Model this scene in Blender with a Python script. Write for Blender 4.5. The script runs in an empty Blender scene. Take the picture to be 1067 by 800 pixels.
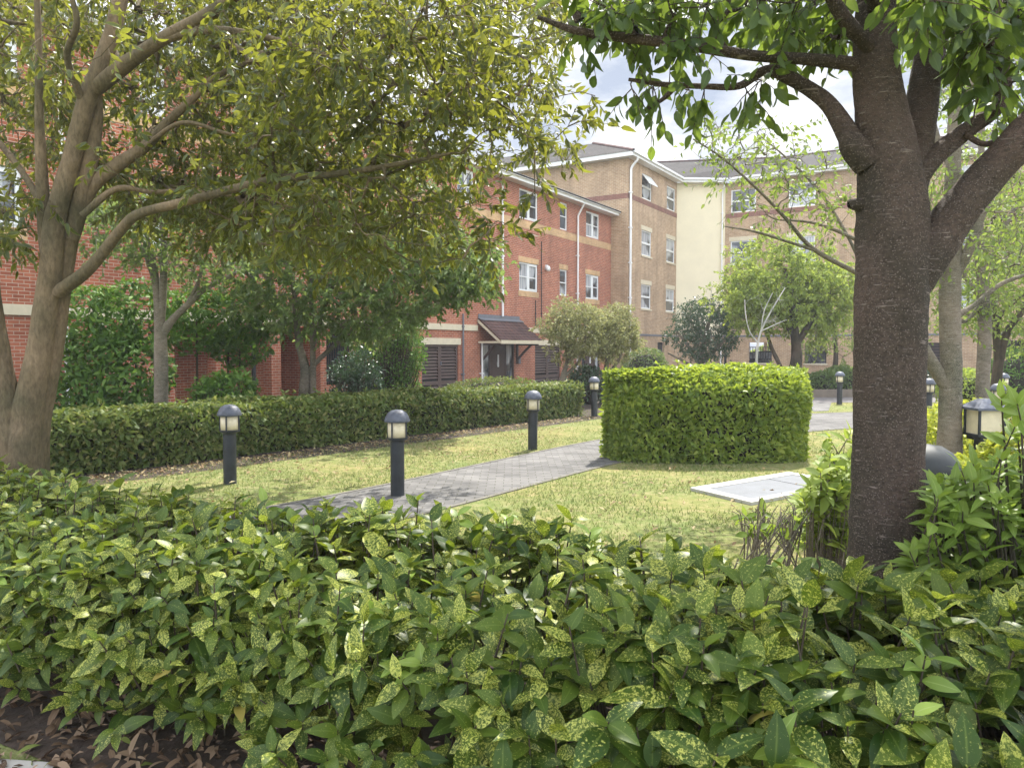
import bpy, math, random
import numpy as np
from mathutils import Vector
random.seed(5)
RNG = np.random.default_rng(11)
SC = bpy.context.scene
COL = SC.collection
PI = math.pi

# ------------------------------------------------------------------ camera
FPX, CX, CY, EYE = 800.0, 533.5, 400.0, 1.6
PITCH = math.atan((400 - 363) / FPX)
cam = bpy.data.cameras.new('camera'); cam_o = bpy.data.objects.new('camera', cam); COL.objects.link(cam_o)
cam.sensor_width = 36; cam.sensor_fit = 'HORIZONTAL'; cam.lens = 36 * FPX / 1067
cam.clip_start = 0.05; cam.clip_end = 2000
cam_o.location = (0, 0, EYE); cam_o.rotation_euler = (PI / 2 - PITCH, 0, 0)
SC.camera = cam_o

def at(px, py, d):
    """world point at distance d along +Y seen at that spot of the photograph"""
    a, b = (px - CX) / FPX, -(py - CY) / FPX
    c, s = math.cos(PITCH), math.sin(PITCH)
    y, z = c + b * s, -s + b * c
    return np.array([a / y * d, d, EYE + z / y * d])

def gnd(px, py):
    b = -(py - CY) / FPX
    c, s = math.cos(PITCH), math.sin(PITCH)
    y, z = c + b * s, -s + b * c
    d = -EYE / z * y
    return at(px, py, d)

# ------------------------------------------------------------------ mesh buffers
class Buf:
    def __init__(s):
        s.V, s.F, s.UV, s.R, s.n = [], [], [], [], 0
    def add(s, V, F, uv=None, rnd=None, mat=0):
        V = np.asarray(V, float).reshape(-1, 3)
        if not isinstance(F, list): F = [F]
        for f in F:
            f = np.asarray(f, int)
            if f.ndim == 1: f = f[None]
            if f.size: s.F.append((f + s.n, mat))
        s.V.append(V)
        s.UV.append(np.zeros((len(V), 2)) if uv is None else np.asarray(uv, float))
        s.R.append(np.zeros(len(V)) if rnd is None else np.asarray(rnd, float))
        s.n += len(V)
    def quad(s, a, b, c, d, uv=None, mat=0):
        s.add([a, b, c, d], [[0, 1, 2, 3]], uv, None, mat)
    def build(s, name, mats, parent=None, smooth=False):
        me = bpy.data.meshes.new(name)
        V = np.concatenate(s.V); UV = np.concatenate(s.UV); R = np.concatenate(s.R)
        idx = np.concatenate([f.ravel() for f, m in s.F])
        tot = np.concatenate([np.full(len(f), f.shape[1]) for f, m in s.F])
        mi = np.concatenate([np.full(len(f), m) for f, m in s.F])
        st = np.concatenate([[0], np.cumsum(tot)[:-1]])
        me.vertices.add(len(V)); me.vertices.foreach_set('co', V.ravel().astype('f'))
        me.loops.add(len(idx)); me.loops.foreach_set('vertex_index', idx.astype('i'))
        me.polygons.add(len(tot)); me.polygons.foreach_set('loop_start', st.astype('i'))
        me.polygons.foreach_set('material_index', mi.astype('i'))
        me.polygons.foreach_set('use_smooth', np.full(len(tot), bool(smooth)))
        u = me.uv_layers.new(name='UVMap'); u.data.foreach_set('uv', UV[idx].ravel().astype('f'))
        a = me.attributes.new('rnd', 'FLOAT', 'POINT'); a.data.foreach_set('value', R.astype('f'))
        me.update(calc_edges=True); me.validate()
        for m in (mats if isinstance(mats, (list, tuple)) else [mats]): me.materials.append(m)
        o = bpy.data.objects.new(name, me); COL.objects.link(o)
        if parent is not None:
            o.parent = parent
            o.matrix_parent_inverse = parent.matrix_world.inverted() if parent.type == 'MESH' else \
                __import__('mathutils').Matrix.Translation(-parent.location)
        return o

def tag(o, label=None, cat=None, group=None, kind=None):
    if label: o['label'] = label
    if cat: o['category'] = cat
    if group: o['group'] = group
    if kind: o['kind'] = kind
    return o

def thing(name, loc, label, cat, group=None):
    o = bpy.data.objects.new(name, None); COL.objects.link(o)
    o.location = Vector([float(q) for q in loc]); o.empty_display_size = 0.2
    return tag(o, label, cat, group)

def unit(a):
    a = np.asarray(a, float)
    return a / np.maximum(np.linalg.norm(a, axis=-1, keepdims=True), 1e-9)

def box(b, x0, x1, y0, y1, z0, z1, mat=0):
    V = [(x, y, z) for z in (z0, z1) for y in (y0, y1) for x in (x0, x1)]
    F = [[0, 2, 3, 1], [4, 5, 7, 6], [0, 1, 5, 4], [2, 6, 7, 3], [0, 4, 6, 2], [1, 3, 7, 5]]
    uv = [(v[0] + v[1], v[2]) for v in V]
    b.add(V, F, uv, None, mat)

def lump_noise(P, s, seed=0):
    r = np.random.default_rng(seed); o = np.zeros(len(P))
    for k in range(7):
        w = r.normal(size=3) * s; o += np.sin(P @ w + r.random() * 6.28)
    return o / 7

def tubes(b, P, R, seg=6, cap=False, mat=0, wob=0.):
    """n tubes with k points each: P (n,k,3), R (n,k)"""
    P = np.asarray(P, float); R = np.asarray(R, float)
    n, k, _ = P.shape
    T = np.gradient(P, axis=1); T = unit(T)
    mt = np.abs(unit(P[:, -1] - P[:, 0]))
    ref = np.zeros((n, 3)); ref[np.arange(n), mt.argmin(1)] = 1
    S = unit(np.cross(T, ref[:, None, :])); W = np.cross(T, S)
    ang = np.linspace(0, 2 * PI, seg, endpoint=False)
    V = P[:, :, None, :] + R[:, :, None, None] * (np.cos(ang)[:, None] * S[:, :, None, :] + np.sin(ang)[:, None] * W[:, :, None, :])
    if wob:
        Q = V.reshape(-1, 3); g = lump_noise(Q * [1, 1, .45], 11., 41) + .55 * lump_noise(Q * [1, 1, .6], 34., 42) + .3 * lump_noise(Q, 80., 43)
        V = V + (V - P[:, :, None, :]) * (g * wob).reshape(V.shape[:3] + (1,))
    L = np.concatenate([np.zeros((n, 1)), np.cumsum(np.linalg.norm(np.diff(P, axis=1), axis=2), 1)], 1)
    uv = np.stack(np.broadcast_arrays(np.linspace(0, 1, seg, endpoint=False)[None, None, :] * 6.28 * R[:, :1, None], L[:, :, None]), -1)
    i = np.arange(n)[:, None, None] * k * seg + np.arange(k - 1)[None, :, None] * seg + np.arange(seg)[None, None, :]
    j = np.arange(n)[:, None, None] * k * seg + np.arange(k - 1)[None, :, None] * seg + ((np.arange(seg) + 1) % seg)[None, None, :]
    F = np.stack([i, j, j + seg, i + seg], -1).reshape(-1, 4)
    Fs = [F]
    if cap:
        for q in range(n):
            Fs.append([[q * k * seg + (k - 1) * seg + a for a in range(seg)]])
            Fs.append([[q * k * seg + a for a in range(seg)][::-1]])
    b.add(V.reshape(-1, 3), Fs, uv.reshape(-1, 2), None, mat)

def catmull(P, n):
    P = np.asarray(P, float)
    Q = np.concatenate([[2 * P[0] - P[1]], P, [2 * P[-1] - P[-2]]])
    out = []
    t = np.linspace(0, len(P) - 1, n)
    for x in t:
        i = min(int(x), len(P) - 2); f = x - i
        a, b_, c, d = Q[i:i + 4]
        out.append(.5 * ((2 * b_) + (-a + c) * f + (2 * a - 5 * b_ + 4 * c - d) * f * f + (-a + 3 * b_ - 3 * c + d) * f ** 3))
    return np.array(out)

def lathe(b, prof, c, seg=20, mat=0):
    prof = np.asarray(prof, float); k = len(prof)
    ang = np.linspace(0, 2 * PI, seg, endpoint=False)
    V = np.stack([c[0] + prof[:, 0:1] * np.cos(ang), c[1] + prof[:, 0:1] * np.sin(ang), c[2] + np.repeat(prof[:, 1:2], seg, 1)], -1)
    i = np.arange(k - 1)[:, None] * seg + np.arange(seg); j = np.arange(k - 1)[:, None] * seg + (np.arange(seg) + 1) % seg
    b.add(V.reshape(-1, 3), np.stack([i, j, j + seg, i + seg], -1).reshape(-1, 4), None, None, mat)

# ------------------------------------------------------------------ leaves
def leaf_template(st, width, fold=0.12, shape=None):
    """leaf of length 1 along x with stations st; three vertices a station"""
    V, UV = [], []
    for x in st:
        w = (math.sin(PI * min(1, x) ** 0.8) ** 0.9) * width / 2 if shape is None else shape(x) * width / 2
        w = max(w, 0.006)
        for s in (-1, 0, 1):
            V.append((x, s * w, abs(s) * fold * w * 2)); UV.append((.5 + .5 * s, x))
    F = []
    for i in range(len(st) - 1):
        a = i * 3
        F += [[a, a + 3, a + 4, a + 1], [a + 1, a + 4, a + 5, a + 2]]
    return np.array(V), np.array(F), np.array(UV)
T_BIG = leaf_template([0, .12, .28, .45, .62, .78, .9, 1], .50, .09)
T_OVAL = leaf_template([0, .15, .4, .68, .88, 1], .48)
T_LANCE = leaf_template([0, .25, .55, .8, 1], .38)
T_MED = leaf_template([0, .35, .7, 1], .46)
def small_template(w):
    V = np.array([(0, 0, 0), (.5, -w / 2, .06), (1, 0, 0), (.5, w / 2, .06)], float)
    return V, np.array([[0, 1, 2], [0, 2, 3]]), np.array([(.5, 0), (0, .5), (.5, 1), (1, .5)], float)
T_SMALL = small_template(.5)
T_THIN = small_template(.3)

def leaves(b, pos, dr, nr, size, tmpl, bend=0.15, rnd=None, mat=0):
    V, F, UV = tmpl; n = len(pos)
    if n == 0: return
    X = unit(dr); Y = unit(np.cross(nr, X)); Z = np.cross(X, Y)
    size = np.broadcast_to(size, (n,))
    be = bend * (0.4 + 1.2 * RNG.random(n))
    cu = RNG.normal(size=n) * .5; tw_ = RNG.normal(size=n) * .35
    tz = V[None, :, 2] * (1 + cu[:, None]) - be[:, None] * V[None, :, 0] ** 2 + tw_[:, None] * V[None, :, 0] * V[None, :, 1] + (cu * .10)[:, None] * np.sin(V[None, :, 0] * 7)* np.abs(V[None, :, 1])
    P = pos[:, None, :] + size[:, None, None] * (V[None, :, 0, None] * X[:, None, :] + V[None, :, 1, None] * Y[:, None, :] + tz[:, :, None] * Z[:, None, :])
    m = len(V)
    FF = (F[None] + (np.arange(n) * m)[:, None, None]).reshape(-1, F.shape[1])
    r = RNG.random(n) if rnd is None else rnd
    b.add(P.reshape(-1, 3), FF, np.tile(UV, (n, 1)), np.repeat(r, m), mat)

def rand_dir(n):
    return unit(RNG.normal(size=(n, 3)))

# ------------------------------------------------------------------ materials
MATS = {}
def newmat(name):
    m = bpy.data.materials.new(name); m.use_nodes = True
    nt = m.node_tree; nt.nodes.clear()
    return m, nt, nt.nodes, nt.links
def nd(nt, typ, **kw):
    n = nt.nodes.new(typ)
    for k, v in kw.items():
        if k in n.inputs.keys(): n.inputs[k].default_value = v
        else: setattr(n, k, v)
    return n
def rgb(c): return (c[0], c[1], c[2], 1)
def ramp(nt, stops, interp='LINEAR'):
    n = nt.nodes.new('ShaderNodeValToRGB'); e = n.color_ramp.elements; n.color_ramp.interpolation = interp
    while len(e) < len(stops): e.new(.5)
    for q, (p, c) in zip(e, stops):
        q.position = p; q.color = rgb(c) if not np.isscalar(c) else (c, c, c, 1)
    return n
def mixc(nt, fac, a, b, blend='MIX'):
    n = nt.nodes.new('ShaderNodeMix'); n.data_type = 'RGBA'; n.blend_type = blend
    for sock, v in ((n.inputs[0], fac), (n.inputs[6], a), (n.inputs[7], b)):
        if hasattr(v, 'is_output') or hasattr(v, 'links'): nt.links.new(v, sock)
        elif np.isscalar(v): sock.default_value = v
        else: sock.default_value = rgb(v)
    return n.outputs[2]
def out(nt, sh):
    o = nt.nodes.new('ShaderNodeOutputMaterial'); nt.links.new(sh, o.inputs['Surface'])

def plain(name, c, rough=.6, metal=0., var=.12, scale=6., bump=0., bscale=40., spec=.5):
    if name in MATS: return MATS[name]
    m, nt, N, L = newmat(name)
    tc = nd(nt, 'ShaderNodeTexCoord')
    no = nd(nt, 'ShaderNodeTexNoise', Scale=scale, Detail=5.0, Roughness=.65); L.new(tc.outputs['Object'], no.inputs['Vector'])
    r = ramp(nt, [(.3, [q * (1 - var) for q in c]), (.7, [min(1, q * (1 + var)) for q in c])]); L.new(no.outputs['Fac'], r.inputs[0])
    p = nd(nt, 'ShaderNodeBsdfPrincipled', Roughness=rough, Metallic=metal); p.inputs['Specular IOR Level'].default_value = spec
    L.new(r.outputs[0], p.inputs['Base Color'])
    if bump:
        n2 = nd(nt, 'ShaderNodeTexNoise', Scale=bscale, Detail=6.0); L.new(tc.outputs['Object'], n2.inputs['Vector'])
        bu = nd(nt, 'ShaderNodeBump', Strength=bump, Distance=.02); L.new(n2.outputs['Fac'], bu.inputs['Height']); L.new(bu.outputs[0], p.inputs['Normal'])
    out(nt, p.outputs[0]); MATS[name] = m
    return m

def leafmat(name, dark, mid, light, trans, tw=.4, rough=.4, spots=None, margin=None, odd=None, spec=.5, rib=None):
    m, nt, N, L = newmat(name)
    at_ = nd(nt, 'ShaderNodeAttribute', attribute_name='rnd')
    r = ramp(nt, [(0, dark), (.5, mid), (1, light)]); L.new(at_.outputs['Fac'], r.inputs[0])
    col = r.outputs[0]
    uv = nd(nt, 'ShaderNodeUVMap')
    if spots:
        c, thr, sc = spots
        sep = nd(nt, 'ShaderNodeVectorMath', operation='MULTIPLY'); sep.inputs[1].default_value = (.45, 1, 1); L.new(uv.outputs[0], sep.inputs[0])
        cb = nd(nt, 'ShaderNodeCombineXYZ')
        mu = nd(nt, 'ShaderNodeMath', operation='MULTIPLY'); mu.inputs[1].default_value = 97.; L.new(at_.outputs['Fac'], mu.inputs[0]); L.new(mu.outputs[0], cb.inputs[2])
        ad = nd(nt, 'ShaderNodeVectorMath', operation='ADD'); L.new(sep.outputs[0], ad.inputs[0]); L.new(cb.outputs[0], ad.inputs[1])
        no = nd(nt, 'ShaderNodeTexNoise', Scale=sc, Detail=3.0, Roughness=.75); L.new(ad.outputs[0], no.inputs['Vector'])
        # how blotched each leaf is differs from leaf to leaf
        m2 = nd(nt, 'ShaderNodeMath', operation='MULTIPLY'); m2.inputs[1].default_value = 13.7; L.new(at_.outputs['Fac'], m2.inputs[0])
        fr = nd(nt, 'ShaderNodeMath', operation='FRACT'); L.new(m2.outputs[0], fr.inputs[0])
        mr = nd(nt, 'ShaderNodeMapRange'); mr.inputs['To Min'].default_value = -.10; mr.inputs['To Max'].default_value = .085; L.new(fr.outputs[0], mr.inputs[0])
        a2 = nd(nt, 'ShaderNodeMath', operation='ADD'); L.new(no.outputs['Fac'], a2.inputs[0]); L.new(mr.outputs[0], a2.inputs[1])
        rs = ramp(nt, [(thr, 0.), (thr + .05, 1.)]); L.new(a2.outputs[0], rs.inputs[0])
        col = mixc(nt, rs.outputs[0], col, c)
    if rib:
        sx = nd(nt, 'ShaderNodeSeparateXYZ'); L.new(uv.outputs[0], sx.inputs[0])
        s1 = nd(nt, 'ShaderNodeMath', operation='SUBTRACT'); s1.inputs[1].default_value = .5; L.new(sx.outputs[0], s1.inputs[0])
        s2 = nd(nt, 'ShaderNodeMath', operation='ABSOLUTE'); L.new(s1.outputs[0], s2.inputs[0])
        rs = ramp(nt, [(.02, .7), (.06, 0.)]); L.new(s2.outputs[0], rs.inputs[0])
        col = mixc(nt, rs.outputs[0], col, rib)
    if margin:
        c, w = margin
        sx = nd(nt, 'ShaderNodeSeparateXYZ'); L.new(uv.outputs[0], sx.inputs[0])
        s1 = nd(nt, 'ShaderNodeMath', operation='SUBTRACT'); s1.inputs[1].default_value = .5; L.new(sx.outputs[0], s1.inputs[0])
        s2 = nd(nt, 'ShaderNodeMath', operation='ABSOLUTE'); L.new(s1.outputs[0], s2.inputs[0])
        no = nd(nt, 'ShaderNodeTexNoise', Scale=5.0); L.new(uv.outputs[0], no.inputs['Vector'])
        s3 = nd(nt, 'ShaderNodeMath', operation='MULTIPLY_ADD'); s3.inputs[1].default_value = .3; L.new(no.outputs['Fac'], s3.inputs[0]); L.new(s2.outputs[0], s3.inputs[2])
        rs = ramp(nt, [(w, 0.), (w + .08, 1.)]); L.new(s3.outputs[0], rs.inputs[0])
        col = mixc(nt, rs.outputs[0], col, c)
    if odd:
        c, thr = odd
        m2 = nd(nt, 'ShaderNodeMath', operation='MULTIPLY'); m2.inputs[1].default_value = 41.3; L.new(at_.outputs['Fac'], m2.inputs[0])
        fr = nd(nt, 'ShaderNodeMath', operation='FRACT'); L.new(m2.outputs[0], fr.inputs[0])
        gt = nd(nt, 'ShaderNodeMath', operation='GREATER_THAN'); gt.inputs[1].default_value = thr; L.new(fr.outputs[0], gt.inputs[0])
        col = mixc(nt, gt.outputs[0], col, c)
    p = nd(nt, 'ShaderNodeBsdfPrincipled', Roughness=rough); p.inputs['Specular IOR Level'].default_value = spec
    L.new(col, p.inputs['Base Color'])
    t = nd(nt, 'ShaderNodeBsdfTranslucent')
    L.new(mixc(nt, .55, col, trans), t.inputs['Color'])
    ms = nd(nt, 'ShaderNodeMixShader'); ms.inputs[0].default_value = tw
    L.new(p.outputs[0], ms.inputs[1]); L.new(t.outputs[0], ms.inputs[2])
    out(nt, ms.outputs[0])
    return m

def barkmat(name, c1, c2, streak=(1, 1, .25), scale=14., lentic=None, bump=.5):
    m, nt, N, L = newmat(name)
    tc = nd(nt, 'ShaderNodeTexCoord'); mp = nd(nt, 'ShaderNodeMapping'); mp.inputs['Scale'].default_value = streak
    L.new(tc.outputs['Object'], mp.inputs[0])
    no = nd(nt, 'ShaderNodeTexNoise', Scale=scale, Detail=8.0, Roughness=.7); L.new(mp.outputs[0], no.inputs['Vector'])
    n3 = nd(nt, 'ShaderNodeTexNoise', Scale=2.2, Detail=4.0); L.new(tc.outputs['Object'], n3.inputs['Vector'])
    r = ramp(nt, [(.32, c1), (.68, c2)]); L.new(no.outputs['Fac'], r.inputs[0])
    r3 = ramp(nt, [(.35, (.52, .58, .50)), (.65, (1.16, 1.10, 1.06))]); L.new(n3.outputs['Fac'], r3.inputs[0])
    col = mixc(nt, 1., r.outputs[0], r3.outputs[0], 'MULTIPLY')
    h = no.outputs['Fac']
    if lentic:
        mp2 = nd(nt, 'ShaderNodeMapping'); mp2.inputs['Scale'].default_value = (7, 7, 55); L.new(tc.outputs['Object'], mp2.inputs[0])
        n2 = nd(nt, 'ShaderNodeTexNoise', Scale=1.6, Detail=3.0, Roughness=.6); L.new(mp2.outputs[0], n2.inputs['Vector'])
        r2 = ramp(nt, [(.60, 0.), (.68, 1.)]); L.new(n2.outputs['Fac'], r2.inputs[0])
        vo = nd(nt, 'ShaderNodeTexVoronoi', Scale=95.0); L.new(tc.outputs['Object'], vo.inputs['Vector'])
        rv = ramp(nt, [(.22, .8), (.36, 0.)]); L.new(vo.outputs['Distance'], rv.inputs[0])
        mx = nd(nt, 'ShaderNodeMath', operation='MAXIMUM'); L.new(r2.outputs[0], mx.inputs[0]); L.new(rv.outputs[0], mx.inputs[1])
        col = mixc(nt, mx.outputs[0], col, lentic)
        ma = nd(nt, 'ShaderNodeMath', operation='ADD'); L.new(no.outputs['Fac'], ma.inputs[0]); L.new(mx.outputs[0], ma.inputs[1]); h = ma.outputs[0]
    p = nd(nt, 'ShaderNodeBsdfPrincipled', Roughness=.85); p.inputs['Specular IOR Level'].default_value = .25
    L.new(col, p.inputs['Base Color'])
    bu = nd(nt, 'ShaderNodeBump', Strength=bump, Distance=.012); L.new(h, bu.inputs['Height']); L.new(bu.outputs[0], p.inputs['Normal'])
    out(nt, p.outputs[0])
    return m

def brickmat(name, c1, c2, mortar, w=.225, h=.075, ms=.006, coord='UV', rough=.85, stain=.25, offset=.5):
    m, nt, N, L = newmat(name)
    tc = nd(nt, 'ShaderNodeTexCoord')
    br = nd(nt, 'ShaderNodeTexBrick'); br.offset = offset
    for k, v in (('Scale', 1.), ('Brick Width', w), ('Row Height', h), ('Mortar Size', ms), ('Mortar Smooth', .3), ('Bias', 0.)): br.inputs[k].default_value = v
    br.inputs['Color1'].default_value = rgb(c1); br.inputs['Color2'].default_value = rgb(c2); br.inputs['Mortar'].default_value = rgb(mortar)
    L.new(tc.outputs[coord], br.inputs['Vector'])
    no = nd(nt, 'ShaderNodeTexNoise', Scale=.7, Detail=6.0, Roughness=.7); L.new(tc.outputs['Object'], no.inputs['Vector'])
    r = ramp(nt, [(.3, [1 - stain] * 3), (.7, [1 + stain * .6] * 3)]); L.new(no.outputs['Fac'], r.inputs[0])
    n2 = nd(nt, 'ShaderNodeTexNoise', Scale=9., Detail=3.0); L.new(tc.outputs['Object'], n2.inputs['Vector'])
    r2 = ramp(nt, [(.3, [.90] * 3), (.7, [1.08] * 3)]); L.new(n2.outputs['Fac'], r2.inputs[0])
    col = mixc(nt, 1., mixc(nt, 1., br.outputs['Color'], r.outputs[0], 'MULTIPLY'), r2.outputs[0], 'MULTIPLY')
    mp = nd(nt, 'ShaderNodeMapping'); mp.inputs['Scale'].default_value = (1.6, 1.6, .12); L.new(tc.outputs['Object'], mp.inputs[0])
    n4 = nd(nt, 'ShaderNodeTexNoise', Scale=1.5, Detail=5.0, Roughness=.65); L.new(mp.outputs[0], n4.inputs['Vector'])
    r4 = ramp(nt, [(.30, [.74] * 3), (.50, [1.0] * 3), (.75, [1.10] * 3)]); L.new(n4.outputs['Fac'], r4.inputs[0])
    col = mixc(nt, .8, col, r4.outputs[0], 'MULTIPLY')
    p = nd(nt, 'ShaderNodeBsdfPrincipled', Roughness=rough); p.inputs['Specular IOR Level'].default_value = .3
    L.new(col, p.inputs['Base Color'])
    inv = nd(nt, 'ShaderNodeMath', operation='SUBTRACT'); inv.inputs[0].default_value = 1.; L.new(br.outputs['Fac'], inv.inputs[1])
    bu = nd(nt, 'ShaderNodeBump', Strength=.5, Distance=.01); L.new(inv.outputs[0], bu.inputs['Height']); L.new(bu.outputs[0], p.inputs['Normal'])
    out(nt, p.outputs[0])
    return m

M = {}
M['red_brick'] = brickmat('red_brick', (.43, .135, .068), (.30, .085, .044), (.46, .35, .26), ms=.008)
M['buff_brick'] = brickmat('buff_brick', (.47, .32, .19), (.37, .235, .13), (.56, .46, .34), ms=.009)
M['tan_brick'] = brickmat('tan_brick', (.60, .38, .19), (.52, .32, .15), (.55, .44, .30))
M['dark_brick'] = brickmat('dark_brick', (.27, .12, .085), (.22, .095, .07), (.3, .22, .17))
M['render'] = plain('cream_render', (.76, .68, .48), .85, var=.05, scale=1.2)
M['cream'] = plain('cream_stone', (.60, .53, .38), .8, var=.08)
M['white'] = plain('white_plastic', (.78, .79, .78), .35, var=.03)
M['brown'] = plain('dark_brown_paint', (.040, .020, .016), .5, var=.2)
M['brown2'] = plain('faded_brown_paint', (.085, .055, .046), .6, var=.2)
M['tile'] = brickmat('roof_tile', (.115, .06, .05), (.085, .046, .042), (.03, .02, .02), w=.3, h=.3, ms=.02, stain=.35, offset=0)
M['slate'] = brickmat('grey_roof_tile', (.040, .035, .034), (.028, .026, .027), (.012, .011, .011), w=.3, h=.28, ms=.012, stain=.35, rough=.95)
M['lead'] = plain('lead_flashing', (.14, .15, .17), .5)
M['iron'] = plain('black_iron', (.012, .013, .015), .45)
M['bollard'] = plain('charcoal_paint', (.020, .024, .030), .45, var=.5, scale=7, bump=.12)
M['cap'] = plain('weathered_grey_cap', (.085, .095, .125), .5, var=.3, scale=18, bump=.1)
M['opal'] = plain('opal_diffuser', (.66, .58, .40), .35, var=.10, scale=12)
M['dark'] = plain('interior_shade_black', (.012, .011, .011), .9)  # near-black that paints the darkness inside rooms and openings
M['soil'] = plain('soil', (.035, .022, .014), .95, var=.4, scale=9, bump=.6, bscale=25)
M['conc'] = plain('concrete', (.32, .30, .27), .85, var=.18, scale=5, bump=.15, bscale=60)
M['slab'] = plain('pale_concrete', (.42, .41, .38), .6, var=.10, scale=3, bump=.08, bscale=60)
M['steel'] = plain('galvanised_cover', (.115, .125, .145), .5, var=.15, scale=5)
M['road'] = plain('asphalt', (.11, .10, .098), .9, var=.2, scale=4, bump=.2, bscale=90)
M['path'] = brickmat('block_paving', (.168, .162, .158), (.100, .097, .096), (.078, .076, .06), w=.2, h=.1, ms=.006, coord='Object', stain=.35)
M['twig'] = plain('dark_twig_core', (.024, .020, .011), .95, var=.4, scale=20)  # brown of real twigs, and of solid cores that paint inner shade
M['car_dark'] = plain('dark_car_paint', (.02, .024, .03), .25, var=.05)
M['car_grey'] = plain('silver_car_paint', (.22, .23, .25), .3, var=.05, metal=.4)
M['rubber'] = plain('black_rubber', (.015, .015, .015), .8)

def glassmat():
    m, nt, N, L = newmat('window_glass')
    tc = nd(nt, 'ShaderNodeTexCoord')
    no = nd(nt, 'ShaderNodeTexNoise', Scale=.62, Detail=2.0); L.new(tc.outputs['Object'], no.inputs['Vector'])
    mp = nd(nt, 'ShaderNodeMapping'); mp.inputs['Scale'].default_value = (9, 9, .4); L.new(tc.outputs['Object'], mp.inputs[0])
    fo = nd(nt, 'ShaderNodeTexNoise', Scale=1.6, Detail=2.0); L.new(mp.outputs[0], fo.inputs['Vector'])
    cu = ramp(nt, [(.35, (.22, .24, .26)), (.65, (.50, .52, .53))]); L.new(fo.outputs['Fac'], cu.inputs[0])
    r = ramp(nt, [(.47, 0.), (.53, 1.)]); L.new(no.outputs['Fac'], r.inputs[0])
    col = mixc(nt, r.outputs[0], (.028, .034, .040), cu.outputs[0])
    p = nd(nt, 'ShaderNodeBsdfPrincipled', Roughness=.06); L.new(col, p.inputs['Base Color'])
    p.inputs['Specular IOR Level'].default_value = .8
    n2 = nd(nt, 'ShaderNodeTexNoise', Scale=1.3, Detail=1.0); L.new(tc.outputs['Object'], n2.inputs['Vector'])
    bu = nd(nt, 'ShaderNodeBump', Strength=.08, Distance=.05); L.new(n2.outputs['Fac'], bu.inputs['Height']); L.new(bu.outputs[0], p.inputs['Normal'])
    out(nt, p.outputs[0]); return m
M['glass'] = glassmat()

def lawnmat():
    m, nt, N, L = newmat('lawn_turf')
    tc = nd(nt, 'ShaderNodeTexCoord')
    a = nd(nt, 'ShaderNodeTexNoise', Scale=.55, Detail=5.0, Roughness=.65); L.new(tc.outputs['Object'], a.inputs['Vector'])
    b_ = nd(nt, 'ShaderNodeTexNoise', Scale=7., Detail=8.0, Roughness=.75); L.new(tc.outputs['Object'], b_.inputs['Vector'])
    r1 = ramp(nt, [(.25, (.10, .128, .042)), (.48, (.16, .18, .070)), (.62, (.25, .225, .125)), (.82, (.19, .145, .09))]); L.new(b_.outputs['Fac'], r1.inputs[0])
    r2 = ramp(nt, [(.35, (.85, .95, .8)), (.65, (1.2, 1.05, .95))]); L.new(a.outputs['Fac'], r2.inputs[0])
    col = mixc(nt, 1., r1.outputs[0], r2.outputs[0], 'MULTIPLY')
    p = nd(nt, 'ShaderNodeBsdfPrincipled', Roughness=.95); p.inputs['Specular IOR Level'].default_value = .1
    L.new(col, p.inputs['Base Color'])
    n2 = nd(nt, 'ShaderNodeTexNoise', Scale=60., Detail=4.0); L.new(tc.outputs['Object'], n2.inputs['Vector'])
    bu = nd(nt, 'ShaderNodeBump', Strength=.6, Distance=.03); L.new(n2.outputs['Fac'], bu.inputs['Height']); L.new(bu.outputs[0], p.inputs['Normal'])
    out(nt, p.outputs[0]); return m
M['lawn'] = lawnmat()

L_AUC = leafmat('spotted_laurel_leaf', (.019, .050, .008), (.036, .074, .010), (.082, .126, .016), (.34, .42, .03), .34, .42, spots=((.45, .46, .095), .553, 17.), odd=((.34, .28, .07), .996), spec=.26, rib=(.12, .17, .03))
L_AUCNEW = leafmat('fresh_laurel_shoot', (.13, .21, .03), (.18, .27, .04), (.24, .33, .05), (.35, .5, .05), .35, .45, rib=(.3, .38, .1))
L_YEL = leafmat('variegated_tree_leaf', (.018, .038, .010), (.030, .056, .013), (.056, .086, .019), (.52, .52, .05), .40, .42, margin=((.40, .37, .07), .58), spec=.4)
L_CHERRY = leafmat('cherry_leaf', (.030, .064, .016), (.050, .095, .022), (.085, .14, .030), (.36, .48, .05), .45, .42, rib=(.10, .15, .04))
L_GREY = leafmat('grey_green_leaf', (.065, .115, .036), (.10, .165, .052), (.18, .24, .09), (.34, .44, .09), .44, .55, spec=.3)
L_LIME = leafmat('lime_leaf', (.15, .22, .04), (.22, .30, .055), (.31, .38, .085), (.5, .58, .08), .45, .55, spec=.35)
L_LAUREL = leafmat('bright_laurel_leaf', (.050, .115, .018), (.085, .17, .026), (.15, .25, .042), (.20, .36, .04), .30, .55, spec=.25)
L_HEDGE = leafmat('dark_hedge_leaf', (.060, .105, .020), (.105, .155, .032), (.21, .245, .068), (.3, .36, .06), .32, .5, odd=((.26, .25, .085), .87), spec=.3)
L_BLOCK = leafmat('glossy_hedge_leaf', (.075, .135, .015), (.15, .23, .026), (.28, .355, .048), (.50, .58, .05), .45, .42, odd=((.34, .40, .07), .86), spec=.4, rib=(.26, .34, .08))
L_PALE = leafmat('pale_variegated_leaf', (.15, .17, .06), (.26, .27, .11), (.46, .45, .22), (.4, .4, .14), .36, .55, spec=.3)
L_DARK = leafmat('dark_shrub_leaf', (.020, .052, .024), (.034, .075, .032), (.055, .105, .045), (.1, .18, .05), .25, .42)
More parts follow.
